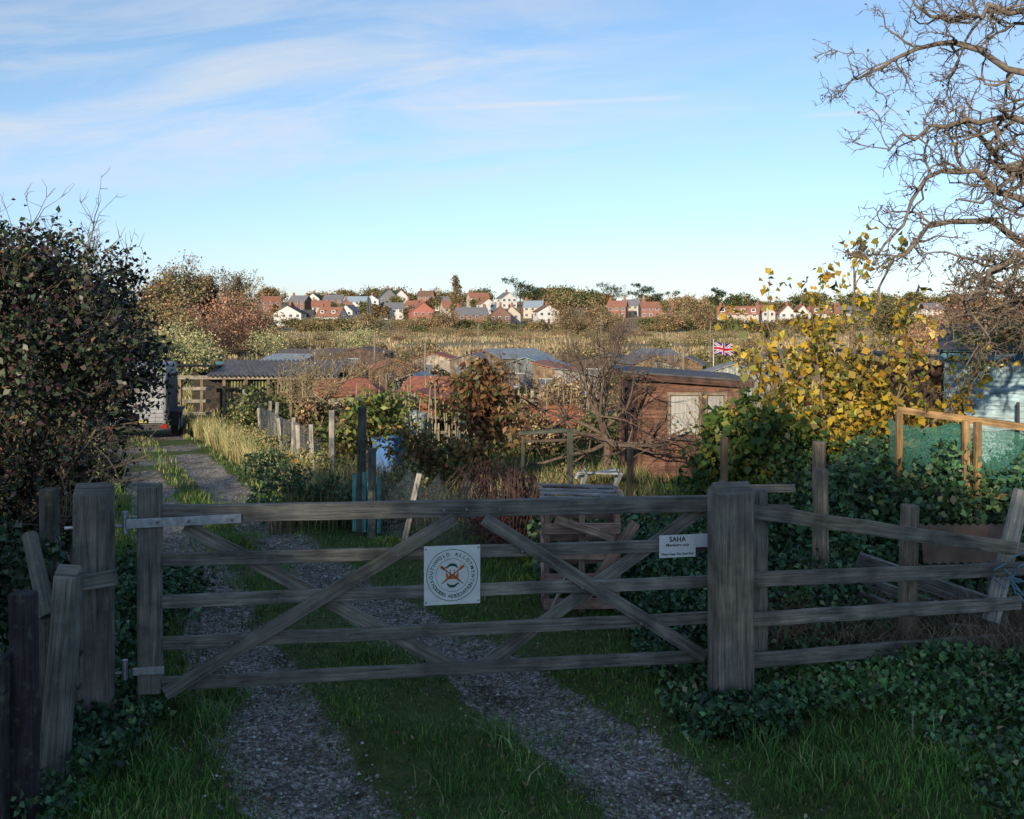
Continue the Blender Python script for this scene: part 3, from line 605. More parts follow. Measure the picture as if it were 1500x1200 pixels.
for i in range(6): mb.beam((-2.0+i*.065,13-.02*i,z+.05),(-2.0+i*.065,13-.02*i,z+.82-.02*abs(i-2.5)),.05,.02,(0,1,0),(.15,.40,.37),cv=.15)
for zz in(.2,.6): mb.beam((-2.02,13.03,z+zz),(-1.65,12.93,z+zz),.03,.06,(0,0,1),(.1,.28,.26))
mb.obj('pickets_and_rails',M_paintw,tg,.003)
mb=MB(); z=thf(.4,12)
mb.beam((.68,12,z-.1),(.68,12,1.23),.07,.07,(0,1,0),(.13,.14,.105)); mb.beam((.13,12.0,z-.1),(.13,12,.95),.05,.05,(0,1,0),(.16,.16,.13)); mb.beam((.08,12,1.20),(.72,12,1.24),.07,.04,(0,0,1),(.13,.155,.12)); mb.beam((.16,12.04,1.1),(.66,12.04,1.12),.03,.03,(0,0,1),(.16,.13,.1)); mb.beam((.13,12.04,.7),(.13,12.04,1.2),.04,.05,(0,1,0),(.16,.13,.1)); mb.obj('timber_frame',M_wood,None,.005)
def sheet(name,p0,p1,z0,z1,mat,n=18,m=8,amp=.05,sag=.1,depth=0):
    V_=[];
    for j in range(m+1):
        for i in range(n+1):
            t=i/n;s_=j/m; x=p0[0]+(p1[0]-p0[0])*t; y=p0[1]+(p1[1]-p0[1])*t+depth*s_
            V_.append((x+random.uniform(-1,1)*amp*.3,y+random.uniform(-1,1)*amp,z0+(z1-z0)*s_-sag*s_*abs(math.sin(t*math.pi*3))))
    F_=[(j*(n+1)+i,j*(n+1)+i+1,(j+1)*(n+1)+i+1,(j+1)*(n+1)+i) for j in range(m) for i in range(n)]
    return mesh_np(name,V_,F_,mat,np.ones((len(V_),3)),smooth=True)
sheet('crop_netting',(-1.6,12.6),(-.5,11.6),-.1,.75,M_netd,amp=.06,sag=.2); sheet('crop_netting',(-.6,12.6),(.3,12.2),-.1,.6,M_netd,amp=.06,sag=.15,depth=.3)
sheet('crop_netting',(-3.2,17.2),(-6.2,25),-.4,.5,M_netd,30,6,.05,.1)
# pallet bin
pb=empty('pallet_compost_bin'); mb=MB(); PC=(.44,.28,.22)
bx0,bx1,by0,by1,bz0,bz1=.27,.93,8.75,9.45,.04,.98
for yy in(by0,by1):
    for xx in(bx0+.03,(bx0+bx1)/2,bx1-.03): mb.beam((xx,yy+.05,bz0),(xx,yy+.05,bz1),.05,.085,(0,1,0),(.32,.21,.16))
    for k_ in range(5): mb.beam((bx0,yy-.005,bz0+.08+.215*k_),(bx1,yy-.005,bz0+.08+.215*k_+random.uniform(-.015,.015)),.02,.09,(0,0,1),PC,cv=.25)
for xx in(bx0,bx1):
    for k_ in range(5): mb.beam((xx,by0+.1,bz0+.08+.215*k_),(xx,by1+.1,bz0+.08+.215*k_),.02,.09,(0,0,1),PC,cv=.25)
for k_ in range(4): mb.beam((bx0-.03,by0+.06+.2*k_,bz1+.05+random.uniform(-.01,.01)),(bx1+.05,by0+.02+.2*k_,bz1+.03),.055,.02,(0,0,1),(.42,.40,.38),cv=.15)
mb.beam((bx0+.05,by0-.03,bz1+.02),(bx0+.08,by1,bz1+.02),.06,.02,(0,0,1),(.3,.26,.22)); mb.beam((bx1-.1,by0-.03,bz1+.015),(bx1-.2,by1,bz1+.02),.06,.02,(0,0,1),(.3,.26,.22))
mb.beam((bx1+.12,by0-.06,bz1-.15),(bx0+.35,by0-.05,bz0+.15),.022,.09,(0,0,1),(.34,.22,.17)); mb.beam((bx0+.1,by0-.08,.86),(bx0+.6,by0-.08,.70),.02,.07,(0,0,1),(.45,.3,.22)); mb.beam((bx0+.02,by0-.1,.0),(bx0+.2,by0-.35,.5),.02,.09,(0,1,0),(.4,.36,.3))
mb.obj('pallet_slats',M_wood,pb,.003)
of=empty('garden_fence_with_netting'); mb=MB(); OC=(.38,.24,.11)
mb.beam((3.95,10.5,1.62),(5.4,9.5,1.46),.04,.07,(0,0,1),OC); mb.beam((3.98,10.52,.85),(5.4,9.55,.8),.04,.06,(0,0,1),OC)
for t in(0,.36,.42,.8,1.0): mb.beam((3.95+1.45*t,10.45-1.0*t,0),(3.95+1.45*t,10.45-1.0*t,1.6-.14*t),.06,.06,(0,1,0),OC,cv=.15)
mb.obj('posts_and_rails',M_wood,of,.004); o=sheet('netting',(3.9,10.6),(5.5,9.62),.75,1.52,M_netg,24,8,.03,.08); o.parent=of
mb=MB()
for i,(p0,p1,w) in enumerate([((2.75,8.5,.42),(3.9,8.2,.05),.16),((2.8,8.3,.30),(3.75,7.95,-.02),.14),((2.95,8.75,.5),(4.1,8.5,.14),.15),((3.2,8.1,.08),(4.2,7.8,.1),.2)]):
    mb.beam(p0,p1,.03,w,(0,-.35,1),(.34,.33,.30),3,.004,cv=.2)
mb.obj('stacked_planks',M_wood,None,.004)
mb=MB(); corr(mb,3.6,4.35,8.95,.42,9.05,.74,(.17,.11,.08),.012,.076); mb.obj('rusty_corrugated_sheet',M_roof,None)
mb=MB(); mb.beam((2.0,9.5,.98),(2.6,9.4,1.0),.04,.07,(0,0,1),(.3,.27,.22)); mb.beam((2.0,9.55,.82),(2.6,9.45,.80),.04,.06,(0,0,1),(.25,.2,.16)); mb.beam((1.95,9.5,0),(1.95,9.5,1.05),.06,.06,(0,1,0),(.3,.27,.22)); mb.obj('raised_bed_boards',M_wood,None,.004)
mb=MB(); mb.beam((1.0,7.75,.05),(1.5,7.5,.07),.12,.03,(0,0,1),(.34,.34,.32)); mb.obj('fallen_plank',M_wood,None,.004)
gb=empty('white_garden_table'); mb=MB(); z=thf(1.35,15)-.15
for i in range(5): mb.beam((.95,15+i*.12,z+.72-.04*i),(1.55,15+i*.12,z+.70),.07,.02,(0,0,1),(.5,.54,.54))
for a in(1.0,1.5):
    mb.beam((a-.1,15,z),(a+.1,15.5,z+.7),.04,.04,(0,1,0),(.45,.5,.5)); mb.beam((a+.1,15,z+.7),(a-.1,15.5,z),.04,.04,(1,0,0),(.45,.5,.5))
mb.obj('slats_and_legs',M_paintw,gb)
for (px,d) in((600,20),(560,24),(640,23),(715,21),(845,24),(870,28),(960,30),(590,31),(740,33)):
    mb=MB(); x=X(px,d); z=thf(x,d)
    for i in range(7):
        mb.cyl((x+(i-3)*.25,d+random.uniform(-.2,.2),z),(x+(i-3)*.22+random.uniform(-.1,.1),d,z+random.uniform(1.1,1.7)),.014,n=5,col=(.35,.28,.17))
    mb.obj('bean_canes',M_matte)
for (px,d,c) in((570,19,(.08,.2,.45)),(605,26,(.5,.52,.5)),(690,25,(.04,.08,.06)),(735,30,(.1,.1,.1)),(895,26,(.03,.04,.05)),(548,21,(.6,.6,.58)),(665,32,(.65,.65,.62)),(765,26,(.07,.16,.12))):
    mb=MB(); x=X(px,d); z=thf(x,d); mb.cyl((x,d,z),(x+.0,d,z+.75),.26,.32,16,c); mb.cyl((x,d,z+.75),(x,d,z+.8),.34,.34,16,c); mb.cyl((x,d,z+.8),(x,d,z+.86),.3,.1,16,c); mb.obj('water_butt',M_matte)
for (px0,px1,d,h,c) in((560,640,27,.8,(.35,.3,.22)),(700,800,35,.9,(.4,.36,.28)),(540,620,40,1,(.3,.24,.16)),(860,960,34,.9,(.25,.2,.13)),(600,700,46,1,(.45,.42,.36)),(400,470,44,1.1,(.38,.33,.25)),(980,1080,34,.9,(.33,.28,.2)),(640,760,24,.6,(.3,.26,.18))):
    mb=MB(); xa_,xb_=X(px0,d),X(px1,d); n_=max(4,int((xb_-xa_)/.22))
    for i in range(n_):
        x=xa_+(xb_-xa_)*i/n_; z=thf(x,d); mb.beam((x,d+.4*i/n_,z),(x,d+.4*i/n_,z+h*random.uniform(.85,1.1)),.12,.025,(0,1,0),c,cv=.25)
    z=thf(xa_,d); mb.beam((xa_,d+.05,z+h*.7),(xb_,d+.45,z+h*.7),.03,.07,(0,0,1),c)
    mb.obj('allotment_fence',M_wood)
for (px,d,h) in((622,38,2.6),(880,70,4.5),(700,58,3.6),(1040,75,4),(548,50,3),(1000,36,2.3),(780,60,3)):
    mb=MB(); x=X(px,d); z=thf(x,d); mb.cyl((x,d,z),(x+.03,d,z+h),.05,.04,8,(.25,.2,.15)); mb.obj('wooden_pole',M_matte)
fl=empty('union_jack_flag'); nx_,ny_=60,36; Wf,Hf=.92,.54; fx0,fy0,fz0=X(1046,50),50,.66
Vf=[];Ff=[];cf=[]
def uj(a,b):
    x=(a-.5)*2;y=(b-.5); 
    if abs(x)<.1 or abs(y)<.1: return (.55,.02,.03)
    if abs(x)<.18 or abs(y)<.17: return (.8,.8,.8)
    d1=abs(y-x*.5)*.894;d2=abs(y+x*.5)*.894; dm=min(d1,d2)
    if dm<.035: return (.55,.02,.03)
    if dm<.1: return (.8,.8,.8)
    return (.02,.04,.25)
for j in range(ny_):
    for i in range(nx_):
        for a,b_ in((i,j),(i+1,j),(i+1,j+1),(i,j+1)):
            t=a/nx_;s_=b_/ny_; Vf.append((fx0+t*Wf,fy0+.06*math.sin(t*9+s_),fz0+s_*Hf-.10*t*(1-.2*s_)+.02*math.sin(t*8))); cf.append(uj((i+.5)/nx_,(j+.5)/ny_))
        b_=len(Vf)-4; Ff.append((b_,b_+1,b_+2,b_+3))
mesh_np('cloth',Vf,Ff,M_leaf,np.array(cf),parent=fl)
mb=MB(); mb.cyl((fx0-.03,50,thf(fx0,50)),(fx0-.03,50,1.35),.03,.02,8,(.6,.6,.6)); mb.obj('pole',M_matte,fl)
# ================================================================ houses
def house(x,y,w,d,eave,rise,rz,wall,roof,chim=1,side=False,dorm=0,name='house'):
    e=empty(name); zb=min(thf(x,y),thf(x,y-d/2))-.2; R=Matrix.Translation((x,y,zb))@Matrix.Rotation(rz,4,'Z'); R3=R.to_3x3(); T=lambda a,b_,c:R@Vector((a,b_,c))
    m1=MB(); hw,hd=w/2,d/2
    for pts in ([(-hw,-hd),(hw,-hd)],[(hw,-hd),(hw,hd)],[(hw,hd),(-hw,hd)],[(-hw,hd),(-hw,-hd)]):
        (a,b_),(c,dd)=pts; P_=[T(a,b_,-1),T(c,dd,-1),T(c,dd,eave)]
        gable=(a==c) if not side else (b_==dd)
        if gable: P_.append(T((a+c)/2,(b_+dd)/2,eave+rise))
        P_.append(T(a,b_,eave)); m1.poly(P_,wall)
    m1.obj('walls',M_far,e)
    m2=MB(); o=.35
    for s_ in(-1,1):
        if not side: m2.beam(T(0,0,eave+rise+.1),T(0,s_*(hd+o),eave-rise*o/hd+.1),w+2*o,.15,(0,0,1),roof)
        else: m2.beam(T(0,0,eave+rise+.1),T(s_*(hw+o),0,eave-rise*o/hw+.1),d+2*o,.15,(0,0,1),roof)
    m2.obj('roof',M_far,e)
    m3=MB(); nW=max(2,int(w/2.6))
    for fl_ in range(1 if eave<3.5 else 2):
        for i in range(nW):
            a=-hw+w*(i+.5)/nW; zc=1.5+2.6*fl_
            if fl_==0 and i==nW//2 and nW>2: m3.beam(T(a,-hd-.05,.1),T(a,-hd-.05,2.1),.95,.08,R3@Vector((0,1,0)),(.12,.06,.05)); continue
            m3.beam(T(a-.65,-hd-.03,zc),T(a+.65,-hd-.03,zc),.06,1.25,(0,0,1),(.75,.75,.75),cv=0); m3.beam(T(a-.55,-hd-.08,zc),T(a-.04,-hd-.08,zc),.04,1.05,(0,0,1),(.05,.06,.08),cv=0); m3.beam(T(a+.04,-hd-.08,zc),T(a+.55,-hd-.08,zc),.04,1.05,(0,0,1),(.05,.06,.08),cv=0)
    for sx in(-1,1): m3.beam(T(sx*(hw+.03),-.6,3.9 if eave>3.5 else 1.5),T(sx*(hw+.03),.6,3.9 if eave>3.5 else 1.5),.06,1.1,(0,0,1),(.08,.09,.1),cv=0)
    m3.obj('windows_and_door',M_far,e)
    m4=MB()
    for k_ in range(chim):
        a=(-hw+.8 if k_==0 else hw-.8) if not side else 0; m4.box(T(a,0,eave+rise+.4),(.9,.7,1.8),rz,(.3,.13,.08)); m4.box(T(a,0,eave+rise+1.35),(1.05,.85,.12),rz,(.35,.2,.15)); m4.cyl(T(a,0,eave+rise+1.4),T(a,0,eave+rise+1.8),.14,n=8,col=(.4,.18,.1))
    for k_ in range(dorm):
        a=-hw+w*(k_+.5)/dorm; m4.box(T(a,-hd*.62,eave+rise*.5),(1.7,1.6,1.3),rz,(.72,.72,.7)); m4.box(T(a,-hd*.62-.82,eave+rise*.5+.05),(1.2,.06,.8),rz,(.06,.07,.09)); m4.box(T(a,-hd*.62,eave+rise*.5+.7),(2.0,1.9,.12),rz,roof)
    if chim or dorm: m4.obj('chimneys_and_dormers',M_far,e)
wh=(.66,.65,.61); rb=(.30,.15,.11); cre=(.55,.48,.38); dk=(.08,.075,.08); gy=(.2,.2,.21); orr=(.32,.145,.095); br=(.2,.12,.09); blg=(.3,.37,.43)
HL=[(425,405,11,8,5,3.0,.1,wh,dk,1,1,0),(446,412,8,7,3.4,2.6,.2,wh,dk,1,0,0),(486,412,10,8,3.4,3.6,-.1,wh,orr,1,0,2),(512,428,6,8,5,2.4,.1,wh,gy,0,1,0),(440,515,9,8,5,2.8,.0,br,gy,2,0,0),(460,545,7,7,5,2.8,.3,wh,dk,1,1,0),(490,530,10,7,5,2.5,0,br,gy,1,0,0),(396,500,9,7,5,2.6,.1,rb,orr,1,0,0),(522,500,11,8,4.8,2.6,0,wh,blg,0,0,0),(545,505,7,7,5,2.4,.2,wh,blg,1,1,0),(568,525,9,9,5.6,4.2,.0,gy,dk,1,1,0),(585,528,7,8,5.4,3.6,.1,wh,dk,1,1,0),(577,450,8,8,5,2.6,-.1,wh,gy,0,0,0),(605,470,6,7,5,2.2,0,rb,orr,1,0,0),(617,432,9,8,5.4,3.4,.05,(.45,.17,.13),orr,1,1,0),(645,500,9,7,4.6,2.4,.1,wh,gy,1,0,0),(690,396,12,8,5,2.8,.15,rb,gy,2,0,0),(712,470,7,7,5,2.4,0,wh,orr,1,1,0),(733,392,8,8,5.2,3.4,.0,br,br,1,1,0),(750,402,7,7,5,3.2,0,cre,br,1,1,0),(700,520,10,7,5,2.6,0,cre,orr,1,0,0),(782,440,8,7,5,2.6,.1,cre,blg,1,0,0),(800,415,9,7,5,2.6,.1,wh,br,1,1,0),(905,450,8,7,5,2.6,0,rb,orr,1,0,0),(962,455,14,7,4.8,2.4,0,rb,orr,2,0,0),(925,470,8,7,5,2.6,0,cre,gy,1,0,0),(470,465,8,7,5,2.8,.2,cre,orr,1,0,0),(507,472,7,7,5,2.8,0,rb,gy,1,1,0),(625,540,8,7,5,2.8,0,rb,br,1,0,0),(742,500,8,7,5,2.8,.1,wh,gy,1,1,0),(660,455,8,7,5,2.8,0,cre,orr,1,0,0),
(1082,385,15,7,4.4,2.8,.0,cre,orr,2,0,4),(1118,392,6,7,4.8,2.8,.1,wh,orr,0,1,0),(1152,388,6,7,4.8,3.0,.0,wh,orr,1,1,0),(1172,390,6,7,4.8,3.0,0,wh,orr,1,1,0),(1205,395,11,7,4.6,2.5,0,cre,orr,2,0,2),(1240,398,9,7,4.6,2.5,0,wh,gy,1,0,0),(1318,410,14,7,4.4,2.4,0,cre,orr,2,0,3),(1362,420,9,7,4.6,2.4,0,wh,gy,1,0,0)]
for (px,d,w,dd,ev,ri,rz,wc,rc,ch,sd,dm) in HL:
    house(X(px,d),d,w,dd,ev,ri,rz+random.uniform(-.35,.35),wc,rc,ch,bool(sd),dm,'brick_house' if wc==rb else 'rendered_house')
# ================================================================ VEGETATION
brn=[(.20,.125,.075,4),(.26,.16,.09,3),(.14,.10,.06,3),(.23,.18,.09,2)]
olv=[(.10,.11,.045,4),(.15,.14,.06,3),(.2,.165,.075,3),(.06,.075,.03,2)]
tan_=[(.27,.21,.12,4),(.22,.17,.1,3),(.16,.14,.07,2)]
dkg=[(.03,.05,.025,4),(.045,.06,.03,3),(.06,.065,.035,1)]
def far_mass(name,items,pal,ls,mat=M_dry):
    C=[]
    for (px,d,w,h) in items:
        x=X(px,d); z=thf(x,d)
        for k_ in range(3):
            C.append(blob((x+rng.normal(0,w*.22),d+rng.normal(0,w*.2),z+h*rng.uniform(.45,.62)),(w*.38,w*.38,h*.4),26,26,w*.13,.3))
    P=np.concatenate(C); leaves(name,P,ls,pal,mat,asp=.8)
L1=[(rng.uniform(370,840),rng.uniform(560,660),rng.uniform(9,18),rng.uniform(5,9)) for _ in range(34)]+[(rng.uniform(800,1500),rng.uniform(480,620),rng.uniform(9,18),rng.uniform(5,10)) for _ in range(40)]
far_mass('distant_trees',L1[::2],brn+olv,.85); far_mass('distant_trees',L1[1::2],dkg+olv,.85)
L2=[(rng.uniform(380,1480),rng.uniform(425,555),rng.uniform(3,8),rng.uniform(3,7.5)) for _ in range(90)]
far_mass('garden_trees',L2[:45],olv,.55); far_mass('garden_trees',L2[45:],brn+dkg,.55)
L3=[(rng.uniform(380,1500),rng.uniform(345,392),rng.uniform(5,12),rng.uniform(1.8,4.2)) for _ in range(90)]
far_mass('hedgerow_trees',L3[:45],olv+dkg,.42); far_mass('hedgerow_trees',L3[45:],brn+olv,.42)
far_mass('hedgerow_trees',[(820,330,10,9),(845,325,12,13),(868,330,10,11),(890,335,9,8),(1010,335,11,13),(1030,340,8,9),(985,345,8,8),(655,350,9,8),(638,355,7,6.5),(540,350,9,6),(600,352,8,4)],brn+tan_,.4)
def cone_tree(name,px,d,w,h,pal,ls=.6):
    x=X(px,d);z=thf(x,d); C=np.concatenate([blob((x,d,z+h*(.2+.16*k)),(w*.5*(1-.12*k) if k else w*.3,w*.5,h*.12),26,26,w*.12,.1) for k in range(5)])
    e=empty(name); leaves('foliage',C,ls,pal,M_dry,e,asp=.7); mb=MB(); mb.cyl((x,d,z-.3),(x,d,z+h*.8),.35,.1,8,(.12,.09,.07)); mb.obj('trunk',M_bark,e)
cone_tree('poplar_tree',668,425,6.5,21,olv+brn,.55)
def pine(px,d,h,w):
    x=X(px,d);z=thf(x,d); C=np.concatenate([blob((x+rng.normal(0,w*.3),d,z+h*(.65+.1*k)),(w*.4,w*.35,h*.07),14,26,w*.09,.1) for k in range(5)])
    e=empty('pine_tree'); leaves('foliage',C,.5,dkg,M_dry,e); mb=MB(); mb.cyl((x,d,z-.3),(x,d,z+h*.9),.4,.15,8,(.14,.08,.05)); mb.obj('trunk',M_bark,e)
for a in((762,450,15,11),(782,455,12,9),(895,520,12,14),(940,500,13,8),(962,480,11,9),(1050,430,12,6)): pine(*a)
for (px,d,h,tr_,pal,nl,ls) in((262,175,15.5,.35,olv+tan_,4200,.42),(300,185,14.5,.35,olv+brn,3200,.42),(352,180,15,.3,olv+tan_,1600,.4),(225,160,12,.3,olv+brn,3000,.42)):
    tree('bare_winter_tree',(X(px,d),d),h,tr_,10,(7,8),pal,nl,ls,spread=.75,up=.3,rmin=.035,mat=M_dry,ll=.42,trunkfrac=.42,col=(.22,.17,.13))
orb=[(.30,.165,.105,4),(.22,.125,.08,3),(.34,.21,.125,2)]
far_mass('scrub_trees',[(290,118,7,8.0),(318,122,7,7.8),(340,125,6.5,8.2),(352,130,6,6.8),(270,112,5,6),(365,140,6,7.8)],orb,.24)
far_mass('willow_scrub',[(235,72,4,4.4),(222,60,3,3.6),(300,82,4,3.2),(255,90,4,4.2),(395,110,5,3.6),(545,150,8,5),(530,140,5,4),(285,75,3,2.3)],[(.28,.28,.14,4),(.2,.21,.1,3),(.34,.3,.17,2)],.17)
far_mass('scrub_trees',[(200,55,3,3.6),(180,60,4,4.8),(215,95,5,7),(245,110,5,7.4)],olv+brn,.2)
far_mass('scrub_trees',[(1395,75,4.5,5.6),(1430,72,5,6.4),(1470,70,5,6.6),(1500,66,5,6.2),(1380,95,5,5.5),(1440,50,4,3.6),(1360,130,6,5),(1530,70,5,7)],orb,.18)
tree('bare_winter_tree',(X(1305,190),190),11.5,.4,10,(6,8),olv,4500,.45,spread=1.0,up=.2,rmin=.035,mat=M_dry,ll=.4,trunkfrac=.35)
for nm,pal,nn_ in(('marsh_scrub',olv+tan_,62),('marsh_scrub',brn+tan_,48)):
    far_mass(nm,[(rng.uniform(200,1500),d_,rng.uniform(2,5)*d_/140+1,rng.uniform(.9,2.1)*(d_/160)**.3) for d_ in rng.uniform(70,330,nn_)],pal,.2)
far_mass('allotment_shrubs',[(rng.uniform(300,1120),d_,rng.uniform(.8,1.8),rng.uniform(.7,1.5)) for d_ in rng.uniform(22,70,60)],[(.07,.1,.03,4),(.12,.13,.05,3),(.2,.17,.08,3)],.09,M_leaf)
far_mass('allotment_shrubs',[(rng.uniform(420,1120),d_,rng.uniform(.8,1.6),rng.uniform(.7,1.6)) for d_ in rng.uniform(22,60,45)],[(.22,.15,.08,4),(.15,.1,.06,3),(.3,.24,.14,3)],.08,M_dry)
tree('bare_fruit_tree',(1.55,17.5),3.2,.09,11,(6,6),[(.2,.12,.06,2)],200,.06,spread=1.1,up=.12,col=(.16,.12,.09),ll=.48,trunkfrac=.32,rmin=.005)
tree('bare_fruit_tree',(-5.2,26),2.7,.06,9,(7,8),[(.35,.28,.14,3),(.25,.2,.1,2)],900,.06,spread=.9,up=.3,col=(.38,.30,.18),ll=.5,trunkfrac=.35,rmin=.006)
tree('bare_fruit_tree',(X(560,34),34),2.6,.06,9,(6,7),[(.3,.2,.1,3)],200,.08,spread=.9,up=.3,col=(.25,.19,.13),ll=.5,trunkfrac=.35,rmin=.008)
tree('bare_fruit_tree',(X(905,60),60),4.5,.08,9,(6,7),None,0,.08,spread=.8,up=.4,col=(.22,.16,.12),ll=.5,trunkfrac=.35,rmin=.012)
for px,d,h in((610,42,2.6),(740,38,2.4),(980,38,2.4),(500,46,2.8),(845,48,3)): tree('bare_fruit_tree',(X(px,d),d),h,.06,8,(6,6),[(.25,.18,.1,3)],150,.1,spread=.9,up=.35,col=(.2,.15,.11),ll=.5,trunkfrac=.35,rmin=.008)
tree('autumn_fruit_tree',(-.5,16.5),2.4,.045,10,(6,6),[(.12,.055,.03,4),(.17,.085,.035,3),(.08,.08,.03,3),(.22,.13,.05,1)],2100,.12,spread=.95,up=.1,ll=.32,trunkfrac=.6,asp=.5,droop=.8)
tree('green_fruit_tree',(-2.55,19),1.9,.05,9,(6,6),[(.1,.13,.035,4),(.17,.17,.05,3),(.06,.09,.03,2),(.3,.2,.07,1)],2600,.12,spread=1.0,up=.1,ll=.42,trunkfrac=.4,asp=.55)
P=np.concatenate([blob((-1.3,15.5,.35),(.65,.5,.6),50,34,.14,.2),blob((-.65,15,.25),(.4,.4,.5),30,30,.13,.2)]); leaves('autumn_shrub',P,.09,[(.18,.09,.04,3),(.14,.13,.045,3),(.28,.2,.07,2),(.08,.11,.035,2)],droop=.4)
P=np.concatenate([blob((.02,11.4,.3),(.52,.45,.7),110,50,.1,.1)]); leaves('dead_bramble_bush',P,.045,[(.065,.035,.04,4),(.09,.05,.045,3),(.04,.03,.03,3),(.13,.08,.05,1)],M_dry,asp=.35,droop=1)
sp_=[(rng.normal(.02,.3),11.4+rng.normal(0,.25)) for _ in range(40)]
st=np.array([polyp([(a[0]*.4,11.4,-.15),(a[0],a[1],.5),(a[0]*1.4,a[1],.95+rng.uniform(-.2,.2)),(a[0]*2,a[1],.6)],8) for a in sp_])
branch_obj('dead_bramble_stems',[(st,np.full(st.shape[:2],.006),4)],(.12,.07,.06))
P=np.concatenate([blob((-2.9,14,.1),(.7,.5,.35),60,34,.11,.2),blob((-2.1,13.6,-.0),(.5,.4,.3),50,34,.1,.2),blob((-3.9,16.5,.05),(.5,.8,.4),40,30,.12,.2)]); leaves('verge_shrub',P,.07,[(.08,.14,.07,4),(.12,.17,.08,3),(.05,.08,.035,3)])
P=np.concatenate([blob((X(px,d),d,thf(X(px,d),d)+.35),(.35,.4,.45),26,26,.1,.2) for px,d in((430,17),(475,16.5),(500,15.5),(395,19.5),(370,22),(345,25),(470,20),(590,14.5),(610,13.5))]); leaves('verge_weeds',P,.055,[(.18,.17,.07,4),(.28,.23,.12,3),(.09,.12,.04,4),(.35,.15,.05,.4)],M_dry)
n=5000; Xv=rng.uniform(-3.2,.2,n); Yv=rng.uniform(13.2,17,n); blades('verge_stalks',Xv,Yv,.55,.012,[(.25,.2,.1,4),(.14,.15,.05,3),(.1,.06,.05,2)],M_dry,lean=.4)
n=2500; Xv=rng.uniform(.3,2.2,n); Yv=rng.uniform(14,17.8,n); blades('verge_stalks',Xv,Yv,.4,.014,[(.12,.14,.05,3),(.25,.2,.1,2)],M_dry,lean=.5)
lb=empty('hawthorn_bush')
P=np.concatenate([blob((-4.4,8.5,2.0),(1.45,1.4,1.35),400,52,.17,.5),blob((-3.95,8.3,2.8),(.85,.8,.55),130,52,.15,.3),blob((-3.62,8.1,2.3),(.75,.8,.55),120,52,.14,.3),blob((-4.6,7.8,.8),(1.2,1.2,1.1),260,48,.16,.5),blob((-3.85,8.2,1.1),(.5,.7,.8),110,48,.13,.3),blob((-3.95,7.0,.5),(.7,.6,.7),100,48,.12,.3)])
leaves('foliage',P,.05,[(.024,.036,.021,5),(.037,.055,.026,4),(.055,.03,.03,2.5),(.075,.08,.035,1),(.025,.022,.022,3),(.15,.08,.04,.25)],M_ever,lb,asp=.65)
tp=np.array([polyp([(x,y,0),(x*1.0+rng.normal(0,.2),y,1.3),(x+rng.normal(0,.25)+.1,y+rng.normal(0,.2),2.6)],7) for x,y in((-4.6,8.5),(-4.2,8.2),(-3.9,8.4),(-3.8,8),(-4.5,8),(-3.7,8.1),(-3.7,8.3))]); r0=np.tile(np.linspace(.04,.02,7),(len(tp),1))
P1,R1=levels(tp,r0,17,(.4,1.15),6,.9,.35,.25,.3,.6,.006); P2,R2=levels(P1,R1,8,(.2,.5),5,.85,.3,.3,.3,.6,.004); P3,R3=levels(P2,R2,4,(.08,.2),3,.9,.2,.3,.2,.6,.0028)
branch_obj('stems_and_twigs',[(tp,r0,6),(P1,R1,5),(P2,R2,4),(P3,R3,3)],(.2,.165,.12),lb)
P=np.concatenate([blob((-2.95,5.7,.3),(.4,.9,.4),60,40,.1,.2),blob((-3.3,6.3,.7),(.5,.7,.7),80,40,.12,.2)]); leaves('ivy',P,.055,[(.025,.05,.025,4),(.04,.075,.035,3),(.07,.09,.045,1)],M_ever,asp=.85)
yt=empty('yellow_leaved_fig_tree')
tp=np.array([polyp([(3.9+rng.normal(0,.12),12+rng.normal(0,.1),-.15),(3.9+a*.5,12,1.0),(3.9+a+rng.normal(0,.1),12+rng.normal(0,.3),h_)],8) for a,h_ in((-1.2,2.0),(-.7,2.5),(-.4,2.7),(0,3.1),(.25,3.2),(.5,2.7),(.9,2.3),(1.3,1.8),(-.2,2.5),(.1,2.4),(-.9,2.3),(.65,2.5))]); r0=np.tile(np.linspace(.028,.008,8),(len(tp),1))
P1,R1=levels(tp,r0,9,(.3,.75),6,.7,.45,.2,.35,.6,.005); P2,R2=levels(P1,R1,3,(.12,.3),4,.8,.3,.25,.3,.6,.003)
branch_obj('stems',[(tp,r0,6),(P1,R1,4),(P2,R2,3)],(.22,.165,.11),yt)
pp=np.concatenate([P1[:,2:].reshape(-1,3),P2[:,1:].reshape(-1,3)]); C=pp[rng.integers(0,len(pp),2300)]+rng.normal(0,.05,(2300,3))
C=np.concatenate([C,blob((3.75,12,1.55),(.75,.5,.6),60,14,.16,.2),blob((4.5,12,1.3),(.6,.5,.5),30,14,.15,.2)])
leaves('yellow_foliage',C,.09,[(.44,.29,.03,5),(.33,.25,.04,4),(.2,.2,.045,2.5),(.5,.36,.08,2),(.1,.13,.035,2),(.2,.12,.04,1)],None,yt,asp=.85,droop=.6)
C=np.concatenate([blob((2.85,11.7,1.05),(.78,.5,.62),90,26,.15,.2),blob((3.6,11.6,.75),(.9,.5,.5),60,24,.15,.2),blob((2.3,11.6,.7),(.4,.4,.4),30,20,.13,.2)])
leaves('green_foliage',C,.095,[(.06,.11,.03,5),(.10,.15,.035,4),(.2,.2,.045,2),(.03,.065,.02,3)],None,yt,asp=.85,droop=.6)
